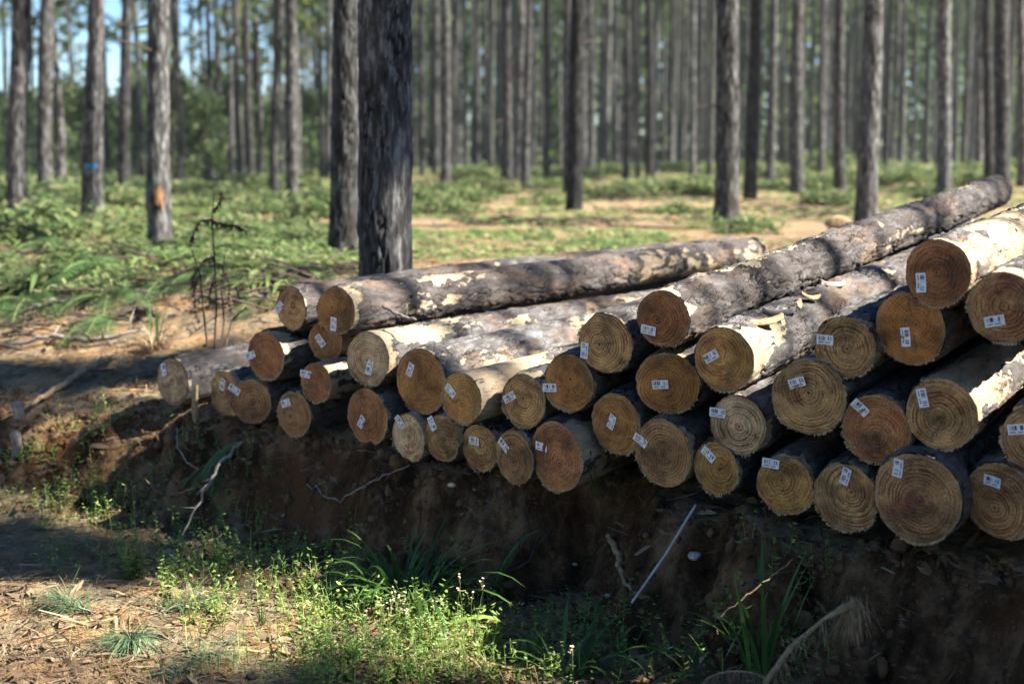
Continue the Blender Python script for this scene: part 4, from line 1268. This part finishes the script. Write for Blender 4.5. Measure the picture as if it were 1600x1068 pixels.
def weed(px, py, H, nstem, label, name, leafmat='herb', flower=False, leafsz=.05, spread=.3, D=None, dens=9, cat=None):
    p = ground(px, py) if D is None else at(px, py, D)
    st = MB(); lf = MB(); fl = MB()
    for i in range(nstem):
        a = random.uniform(0, 6.28); sp = spread * random.uniform(.1, 1)
        h = H * random.uniform(.6, 1.05)
        pts = [Vector((random.gauss(0, .02), random.gauss(0, .02), -.01))]
        d = Vector((math.cos(a) * sp, math.sin(a) * sp, 1)).normalized()
        for k in range(8):
            d = (d + Vector((random.gauss(0, .07), random.gauss(0, .07), .03))).normalized(); pts.append(pts[-1] + d * h / 8)
        st.tube(pts, [.0028 * (1 - .09 * k) for k in range(9)], 4, False)
        for k in range(dens):
            u = .12 + .85 * k / dens; j = int(u * 8); b = pts[j].lerp(pts[min(8, j + 1)], u * 8 - j)
            an = k * 2.4 + a
            for o_ in (0, math.pi):
                dd = Vector((math.cos(an + o_), math.sin(an + o_), random.uniform(-.1, .6)))
                L = leafsz * (1.15 - .7 * u) * random.uniform(.7, 1.2)
                lf.leaf(b, dd, perp(dd) + Vector((0, 0, random.uniform(-.4, .4))), L, L * .42)
        if flower:
            for k in range(3):
                dd = Vector((random.gauss(0, .6), random.gauss(0, .6), 1)).normalized()
                q = pts[-1 - (k > 2)]; e = q + dd * random.uniform(.015, .05)
                st.tube([q, e], [.0012, .001], 3, False)
                for m in range(6):
                    f = rdir(1, random.uniform(-.3, 1)); fl.leaf(e, f, perp(f), .007, .005)
    root = empty(name, p)
    st.build('stems', M['stem'], root); lf.build('leaves', M[leafmat], root)
    if flower: fl.build('flower_heads', M['flower'], root)
    tag(root, label, cat or 'weed')
    return root
weed(205, 905, .24, 14, 'bushy green weed at the foot of the left bank, around the tall seed stalk', 'leafy_weed', leafsz=.035, spread=.6, dens=12)
weed(190, 885, .30, 2, 'slim weed stem with small leaves rising left of the seed stalk', 'leafy_weed', leafsz=.04, spread=.1)
weed(305, 975, .19, 2, 'upright weed with paired broad leaves at the shadow edge, left of the light grass sprig', 'leafy_weed', leafsz=.055, spread=.4, dens=5)
weed(335, 975, .17, 3, 'low weed with broad leaves just right of the paired leaf weed', 'leafy_weed', leafsz=.05, spread=.5, dens=5)
weed(345, 890, .16, 3, 'shaded green weed in the middle of the verge, right of the bushy one', 'leafy_weed', leafsz=.04, spread=.5)
weed(625, 1015, .30, 5, 'tallest sunlit yellow green flowering weed in the bright patch', 'flowering_weed', flower=True, leafsz=.030, spread=.25)
weed(595, 1020, .20, 4, 'small sunlit flowering weed left of the tallest one', 'flowering_weed', flower=True, leafsz=.03, spread=.3)
weed(660, 1020, .18, 5, 'sunlit flowering weed right of the tallest one, with short bushy stems', 'flowering_weed', flower=True, leafsz=.03, spread=.4)
weed(725, 1025, .30, 4, 'cream flowered weed with round heads beside the pale bent blade', 'flowering_weed', flower=True, leafsz=.02, spread=.25, dens=4)
weed(510, 1015, .14, 5, 'short sunlit weed at the left end of the bright patch', 'leafy_weed', leafsz=.035, spread=.5)
weed(560, 1030, .15, 6, 'bushy sunlit weed low in the bright patch, below the small flowering one', 'leafy_weed', leafsz=.035, spread=.6)
weed(885, 1068, .12, 2, 'small brownish seed headed weed at the bottom edge, in front of the drooping grass', 'flowering_weed', flower=True, leafsz=.02, dens=3)

# seed stalk
p = ground(213, 875)
mb = MB(); mb.tube([(0, 0, 0), (.004, 0, .12), (-.003, 0, .25), (-.008, 0, .36)], [.003, .0025, .002, .0015], 4)
root = empty('seed_stalk', p); mb.build('stem', M['stem'], root)
mb = MB()
for i in range(26):
    f = rdir(1, random.uniform(-.3, 1)); mb.leaf((-.006 + random.gauss(0, .006), random.gauss(0, .006), random.uniform(.29, .37)), f, perp(f), .016, .007)
mb.build('seed_head', M['straw'], root); tag(root, 'tall thin stalk with a dry seed head rising from the left weeds', 'seed stalk')

# pale bent blade
p = ground(700, 1000); mb = MB()
mb.blade((0, 0, .06), (1, .1, .55), (0.1, 1, .5), .26, .022, 1.3, 9)
o = mb.build('bent_leaf_blade', M['herb']); o.location = p
tag(o, 'pale sunlit grass blade bending right over the flowering weeds', 'leaf blade')

# pine sprigs on the road
def sprig(px, py, n, L, yaw, label):
    p = ground(px, py); tw = MB(); nd = MB()
    a = R(yaw); ax = Vector((math.cos(a), math.sin(a), .25)).normalized()
    tw.tube([(0, 0, .01), ax * .12, ax * .2], [.005, .004, .003], 5)
    for i in range(n):
        b = ax * random.uniform(.02, .2)
        d = (ax * random.uniform(.3, 1.3) + Vector((random.gauss(0, .7), random.gauss(0, .7), random.uniform(.0, .6)))).normalized()
        nd.blade(b, d, perp(d), L * random.uniform(.6, 1.1), .0032, random.uniform(.6, 1.6), 5, taper=.6)
    root = empty('pine_sprig', p); tw.build('twig', M['twig'], root); nd.build('needles', M['needle'], root)
    tag(root, label, 'pine sprig')
sprig(150, 965, 190, .22, 160, 'fallen green pine sprig on the sunlit road edge, left one')
sprig(200, 995, 200, .20, 290, 'fallen green pine sprig fanned out on the sand, middle one')
sprig(235, 962, 120, .20, 20, 'fallen pine sprig half in the shade, above the fanned out one')
sprig(290, 1025, 90, .16, 330, 'small flat pine sprig on the sand right of the fanned out one')
sprig(225, 1062, 70, .15, 10, 'pine sprig at the bottom edge on the sand')

# sticks, roots, rods
def stick(name, pts, rads, mat, label, cat, sides=8, jit=.08, group=None, twigs=0):
    pts = [Vector(q) for q in pts]
    dense = []; rr = []
    for i in range(len(pts) - 1):
        n = 6
        for k in range(n):
            u = k / n
            w = (pts[i + 1] - pts[i]).length * .03 * (jit > 0)
            dense.append(pts[i].lerp(pts[i + 1], u) + Vector((random.gauss(0, w), random.gauss(0, w), random.gauss(0, w))) * (0 if (i == 0 and k == 0) else 1)); rr.append(rads[i] * (1 - u) + rads[i + 1] * u)
    dense.append(pts[-1]); rr.append(rads[-1])
    base = Vector(dense[0]); mb = MB(); mb.tube([q - base for q in dense], rr, sides, True, jit)
    for t in range(twigs):
        k = random.randrange(len(dense) // 3, len(dense) - 1); q = dense[k] - base
        d = (rdir(1, random.uniform(-.5, .8)) + (dense[k] - dense[k - 1]).normalized()).normalized(); l = random.uniform(.06, .2)
        mb.tube([q, q + d * l * .5 + rdir() * .01, q + d * l + rdir() * .02], [rr[k] * .6, rr[k] * .4, .001], 5)
    o = mb.build(name, mat, None, True); o.location = base
    return tag(o, label, cat, group)
def gp(px, py, dz=0.01):
    p = ground(px, py); return Vector((p.x, p.y, p.z + dz))
stick('thin_rod', [at(1087,788,5.35), at(1040,865,5.2), at(987,941,5.08)], [.0045,.0045,.004], M['pale'], 'straight pale rod leaning on the dark bank below the smallest ringed log', 'rod', 8, 0)
stick('root', [gp(950,850,.03), gp(968,880,.03), gp(965,905,.03), gp(985,930,.02)], [.012,.016,.014,.006], M['root'], 'gnarled root hanging down the bank left of the pale rod', 'root')
stick('dry_stalk', [at(1120,965,5.0), at(1160,935,5.02), at(1200,905,5.06), at(1240,872,5.1)], [.003,.003,.003,.002], M['root'], 'long thin dry stem crossing the bank right of the rod', 'stalk', 5)
stick('dead_branch', [at(378,690,7.25), at(345,720,7.15), at(318,770,7.05), at(283,840,6.95)], [.008,.009,.008,.004], M['twig'], 'dead forked grey branch slanting down the bank below the left logs', 'branch', 6, .1, None, 3)
stick('curved_twig', [at(276,668,7.6), at(278,700,7.5), at(292,722,7.4), at(310,733,7.35)], [.003,.004,.004,.003], M['twig'], 'curved thin twig under the leftmost log', 'twig', 5)
stick('short_stake', [gp(30,712,-.1), gp(30,712,.30)], [.035,.030], M['twig'], 'short weathered stake stump standing at the left edge', 'stake', 10, .12)
stick('fallen_branch', [gp(10,545,.03), gp(80,538,.04), gp(160,540,.04), gp(225,528,.06)], [.015,.02,.018,.01], M['twig'], 'long grey fallen branch lying on the sunny bank top at left', 'branch', 8, .1, None, 5)
stick('fallen_branch', [gp(50,645,.04), gp(90,615,.04), gp(130,590,.05), gp(195,560,.05)], [.012,.022,.02,.01], M['root'], 'pale crooked branch along the shadow edge of the left bank', 'branch', 8, .1, None, 3)
stick('fallen_branch', [gp(40,490,.03), gp(90,478,.04), gp(120,474,.04)], [.012,.014,.01], M['pale'], 'short whitish branch on the sand at far left', 'branch', 8, .1)
stick('fallen_branch', [gp(170,505,.05), gp(215,495,.05), gp(250,505,.05)], [.02,.03,.015], M['darktwig'], 'dark rotten branch on the sand behind the straw tuft', 'branch', 8, .2, None, 3)
stick('fallen_branch', [gp(300,470,.03), gp(350,475,.04), gp(420,470,.04)], [.014,.018,.01], M['twig'], 'grey branch on the sand behind the dead bracken', 'branch', 8, .1, None, 2)
stick('broken_branch', [at(598,478,7.0), at(620,490,6.95), at(650,500,6.9)], [.008,.009,.006], M['twig'], 'small broken branch lying on the long top left log', 'branch', 6, .1)
stick('dry_twig', [at(250,775,6.9) , at(320,765,7.2), gp(400,770,.03)], [.002,.002,.002], M['darktwig'], 'thin dark twig stretched level across the shaded bank', 'twig', 4)
for i,(a,b,r_) in enumerate([((560,770),(610,790),.004),((830,885),(880,860),.006),((870,920),(900,880),.004),((520,880),(560,860),.004),((1270,830),(1310,870),.004)]):
    pass
stick('dry_root', [gp(790,915,.03), gp(825,890,.04), gp(862,850,.04)], [.004,.007,.006], M['darktwig'], 'dark root slanting below the single fern frond', 'root', 6, .1, None, 4)
stick('dry_root', [gp(480,775,.04), gp(530,800,.04), gp(590,770,.05), gp(640,750,.05)], [.004,.005,.004,.003], M['twig'], 'thin grey root looping over the bank left of the hollow', 'root', 6, .1, None, 4)

rs = random.Random(123)
for i in range(16):
    px = rs.uniform(420, 1560); D0 = depth(px) + .02; a_ = at(px, 700, D0); y0 = 760 + (px - 420) * .08 + rs.uniform(-10, 40)
    P_ = [gp(px, y0, .02)]
    for k in range(3): px += rs.uniform(-9, 9); y0 += rs.uniform(10, 26); P_.append(gp(px, y0, .02))
    stick('hanging_root', P_, [.004, .003, .0025, .0012], M['darktwig'], 'thin dry root hanging down the shaded bank face under the pile', 'root', 5, .1, 'thin roots hanging from the bank face', 0)

# frayed root at bottom right
def frayed_root():
    a, b, c, d = at(1195,1068,4.55), at(1235,1010,4.6), at(1290,965,4.62), at(1335,940,4.62)
    root = empty('frayed_root', a)
    mb = MB(); mb.tube([q - a for q in (a, b, c, c.lerp(d, .6), d)], [.010, .008, .007, .013, .011], 8, True, .3); mb.build('stem', M['root'], root, True)
    fb = MB(); e = d - a
    for i in range(170):
        dd = Vector((random.gauss(.1, .35), random.gauss(0, .35), random.uniform(-1, -.2))).normalized()
        dd = Vector((dd.x * (.4 if i % 3 else 1.6), dd.y * .6, -1)).normalized(); fb.blade(e + Vector((random.gauss(0, .014), random.gauss(0, .012), random.gauss(0, .01))), dd, Vector((1, random.gauss(0, 1), 0)), random.uniform(.05, .17), .0022, random.uniform(.3, 1.6), 5, taper=.6)
    for i in range(110):
        q = (b - a).lerp(c - a, random.random()) if i % 2 else (b - a) * random.uniform(.2, 1)
        dd = Vector((random.gauss(0, .4), random.gauss(0, .4), random.uniform(-1, .1))).normalized()
        fb.blade(q, dd, perp(dd), random.uniform(.03, .12), .002, random.uniform(0, 1.2), 4, taper=.6)
    fb.build('root_fibres', M['root'], root)
    tag(root, 'torn root with a hanging tuft of straw coloured fibres at the bottom right', 'root')
frayed_root()
def curled():
    c = at(1150, 1070, 4.6); root = empty('curled_dead_frond', c)
    pts = []
    for k in range(12):
        a = math.pi * (1.0 - k / 11 * .9); pts.append(Vector((math.cos(a) * .11, 0, math.sin(a) * .05)))
    mb = MB(); mb.tube(pts, .0035, 5); mb.build('rib', M['root'], root)
    fb = MB()
    for i in range(120):
        q = random.choice(pts) ; dd = Vector((random.gauss(0, .3), random.gauss(0, .2), -1)).normalized()
        fb.blade(q + Vector((random.gauss(0, .008), 0, 0)), dd, (1, .2, 0), random.uniform(.02, .07), .003, .5, 4)
    fb.build('leaflets', M['deadleaf'], root)
    tag(root, 'curled dry brown frond at the bottom edge, left of the frayed root', 'dead frond')
curled()

# dead bracken standing on the bank top
def bracken():
    p = at(332, 545, 8.7); z = ghs(p.x, p.y); p.z = z
    root = empty('dead_bracken', p)
    st = MB(); lf = MB()
    def pt(px, py): return at(px + random.uniform(-1, 1), py, 8.7 + random.uniform(-.06, .06)) - p
    stems = [[(335,545),(338,480),(336,400),(332,340),(334,300)], [(345,545),(350,500),(345,450),(350,400)], [(325,540),(318,480),(312,430),(300,390)], [(352,540),(362,500),(385,480)]]
    for s in stems: st.tube([pt(*q) for q in s], [.007, .006, .005, .004, .002][:len(s)], 5, False)
    side = [[(333,345),(350,350),(370,352),(385,362)], [(333,342),(315,345),(303,362),(298,385)], [(336,400),(320,405),(305,425),(298,455)], [(340,410),(352,425),(360,450),(352,480)], [(336,430),(328,450),(325,480)], [(312,430),(303,450),(306,480),(312,500)], [(345,450),(358,465),(362,490)], [(334,330),(342,318),(345,300)]]
    for s in side:
        P = [pt(*q) for q in s]; st.tube(P, [.003] * len(P), 4, False)
        for i in range(len(P) - 1):
            for k in range(22):
                q = P[i].lerp(P[i + 1], random.random()); dd = Vector((random.gauss(0, .7), random.gauss(0, .7), random.uniform(-1.2, .2))).normalized()
                lf.leaf(q, dd, perp(dd), random.uniform(.02, .05), random.uniform(.01, .02))
    st.build('stems', M['darktwig'], root); lf.build('dry_fronds', M['deadleaf'], root)
    tag(root, 'dead brown bracken plant with drooping shrivelled fronds, standing behind the leftmost logs', 'dead plant')
bracken()

# bark strip under leftmost log
mb = MB(); P = [at(306,602,7.75), at(304,640,7.72), at(308,665,7.72), at(303,690,7.7)]; b0 = P[0]
V = []; Fs = []
for i, q in enumerate(P + [at(296,690,7.68)]):
    w = [.012, .02, .014, .018, .008][i]; q = q - b0
    for sx, sy in ((-1, 0), (1, .3), (.8, .6), (-.8, .4)): V.append((q.x + sx * w, q.y + sy * .012, q.z + random.uniform(-.004, .004)))
for i in range(4):
    for k in range(4): Fs.append((i * 4 + k, i * 4 + (k + 1) % 4, (i + 1) * 4 + (k + 1) % 4, (i + 1) * 4 + k))
mb.add(V, Fs); o = mb.build('bark_strip', M['root'], None, True); o.location = b0
tag(o, 'torn strip of inner bark hanging beside the leftmost log', 'bark strip')

# loose bark flakes on the golden ended log
def flake(px, py, D, l, w, yaw, label, mat='bark_f'):
    p = at(px, py, D); V = []; n = 8; m = 4
    rs_ = random.Random(px)
    for s in (0, 1):
        for i in range(n + 1):
            for j in range(m + 1):
                u, v = i / n - .5, j / m - .5
                ww = w * (1 - (2 * u) ** 4 * .6) * (1 + rs_.uniform(-.1, .1))
                V.append((u * l + rs_.uniform(-.003, .003), v * ww, .02 * (1 - (2 * v) ** 2) * (w / .05) + .012 * u * u * 4 - s * .004 + rs_.uniform(-.001, .001)))
    N = (n + 1) * (m + 1); Fs = []
    for i in range(n):
        for j in range(m):
            q = (i * (m + 1) + j, (i + 1) * (m + 1) + j, (i + 1) * (m + 1) + j + 1, i * (m + 1) + j + 1); Fs.append(q); Fs.append(tuple(N + k for k in q[::-1]))
    for i in range(n):
        for j in (0, m):
            a, b = i * (m + 1) + j, (i + 1) * (m + 1) + j; Fs.append((a, b, b + N, a + N) if j else (b, a, a + N, b + N))
    for j in range(m):
        for i in (0, n):
            a, b = i * (m + 1) + j, i * (m + 1) + j + 1; Fs.append((b, a, a + N, b + N) if i else (a, b, b + N, a + N))
    o = mesh_obj('bark_flake', V, Fs, M['root'] if mat == 'bark_f' else M['twig'], None, True); o.location = p; o.rotation_euler = (R(rs_.uniform(-20, 20)), R(rs_.uniform(-10, 10)), R(yaw))
    tag(o, label, 'bark flake')
flake(1195, 505, 5.72, .17, .05, 20, 'large pale loose bark flake on top of the golden ended log')
flake(1218, 490, 5.85, .14, .045, -25, 'second loose bark flake, behind the large pale one on the golden ended log', 'x')
flake(1245, 478, 5.95, .10, .04, 70, 'brown bark flake lying farther along the golden ended log')
flake(1300, 447, 6.5, .12, .05, 10, 'curled bark flake halfway along the golden ended log', 'x')
flake(1332, 410, 7.3, .09, .05, 60, 'small yellow bark flake wedged between the two long top logs')
flake(1265, 465, 6.15, .13, .03, 40, 'narrow bark flake on the golden ended log beside the brown one')

# stones and lumps
def stone(px, py, s, mat, label, D=None, cat='stone', group=None):
    p = ground(px, py) if D is None else at(px, py, D)
    n, m = 14, 9; V = []; sd = px
    for i in range(m):
        ph = math.pi * i / (m - 1)
        for k in range(n):
            a = 2 * math.pi * k / n
            d = (math.sin(ph) * math.cos(a), math.sin(ph) * math.sin(a), math.cos(ph))
            r = 1 + .28 * float(vnoise(np.array([d[0] * 1.6 + sd]), d[1] * 1.6, d[2] * 1.6, 5)[0])
            V.append((d[0] * s * r, d[1] * s * r * .8, d[2] * s * r * .6))
    Fs = [(i * n + k, (i + 1) * n + k, (i + 1) * n + (k + 1) % n, i * n + (k + 1) % n) for i in range(m - 1) for k in range(n)]
    o = mesh_obj('stone', V, Fs, M[mat], None, False); o.location = (p.x, p.y, p.z + s * .2)
    tag(o, label, cat, group)
stone(1085, 890, .03, 'stone', 'pale quartz stone stuck in the bank right of the rod')
stone(950, 932, .014, 'stone', 'small white stone low in the bank left of the rod')
stone(898, 895, .012, 'stone', 'tiny white stone in the bank right of the fern frond')
stone(706, 758, .018, 'flower', 'pale wood chip lump under the bottom row of logs', D=6.45, cat='wood chip')
stone(268, 1003, .010, 'scrap', 'white scrap lying on the sunlit sand at lower left', cat='scrap')
stone(1310, 354, .15, 'root', 'pale cut stump block in the grass behind the far part of the sunlit log', D=16.5, cat='block')
stone(320, 1058, .02, 'darktwig', 'dark pebble at the bottom edge of the sunlit sand')
stone(395, 1060, .025, 'darktwig', 'larger dark pebble at the bottom edge, right of the other pebble')
stone(345, 835, .02, 'stone', 'light grey stone in the shaded verge below the dead branch')

# scattered small stones, chips on the bank: countless
def clods():
    rs = np.random.RandomState(77)
    n_, m_ = 8, 5
    dirs = []
    for i in range(m_):
        ph = math.pi * i / (m_ - 1)
        for k in range(n_): dirs.append((math.sin(ph) * math.cos(6.2832 * k / n_), math.sin(ph) * math.sin(6.2832 * k / n_), math.cos(ph)))
    dirs = np.array(dirs)
    fb = [(i * n_ + k, (i + 1) * n_ + k, (i + 1) * n_ + (k + 1) % n_, i * n_ + (k + 1) % n_) for i in range(m_ - 1) for k in range(n_)]
    N = 3800
    px = rs.uniform(-20, 1620, N); D = 6.3 / (1 + .85 * (px - 800) / F) + rs.uniform(-1.2, .12, N)
    X_ = (px - 800) / F * D; Z_ = gh(X_, D)
    r = rs.choice([.004, .006, .009, .013, .02, .035], N, p=[.25, .25, .22, .16, .09, .03])
    V = []; Fc = []
    for i in range(N):
        c = np.array([X_[i], D[i], Z_[i] + r[i] * .1]); sc = rs.uniform(.6, 1.3, 3)
        nz = 1 + .30 * vnoise(dirs[:, 0] * 1.7 + i, dirs[:, 1] * 1.7, dirs[:, 2] * 1.7, 5)
        V.append(c + dirs * nz[:, None] * r[i] * sc)
        Fc.append(np.array(fb) + i * n_ * m_)
    o = mesh_obj('soil_crumbs', np.vstack(V), np.vstack(Fc), M['stone2'], None, True)
    tag(o, 'crumbs of soil and grit scattered over the bank and road edge', 'grit', kind='stuff')
M['stone2'] = simple_mat('soil_crumb', (0.035, 0.018, 0.009), (0.18, 0.102, 0.052), 14, 0.95, 0)
clods()

# ------------------------------------------------------------------ air
def haze():
    x0, x1, y0, y1, z0, z1 = -90, 110, -30, 230, -1.5, 27
    V = [(x, y, z) for x in (x0, x1) for y in (y0, y1) for z in (z0, z1)]
    Fs = [(0, 1, 3, 2), (4, 6, 7, 5), (0, 4, 5, 1), (2, 3, 7, 6), (0, 2, 6, 4), (1, 5, 7, 3)]
    m = bpy.data.materials.new('forest_air'); m.use_nodes = True; t = m.node_tree; t.nodes.clear()
    v = t.nodes.new('ShaderNodeVolumePrincipled'); v.inputs['Color'].default_value = (.92, .96, 1, 1); v.inputs['Density'].default_value = 0.0003; v.inputs['Anisotropy'].default_value = 0.2
    o = t.nodes.new('ShaderNodeOutputMaterial'); t.links.new(v.outputs[0], o.inputs['Volume'])
    ob = mesh_obj('haze', V, Fs, m, None, False); tag(ob, kind='stuff', label='thin pale haze in the forest air')
haze()
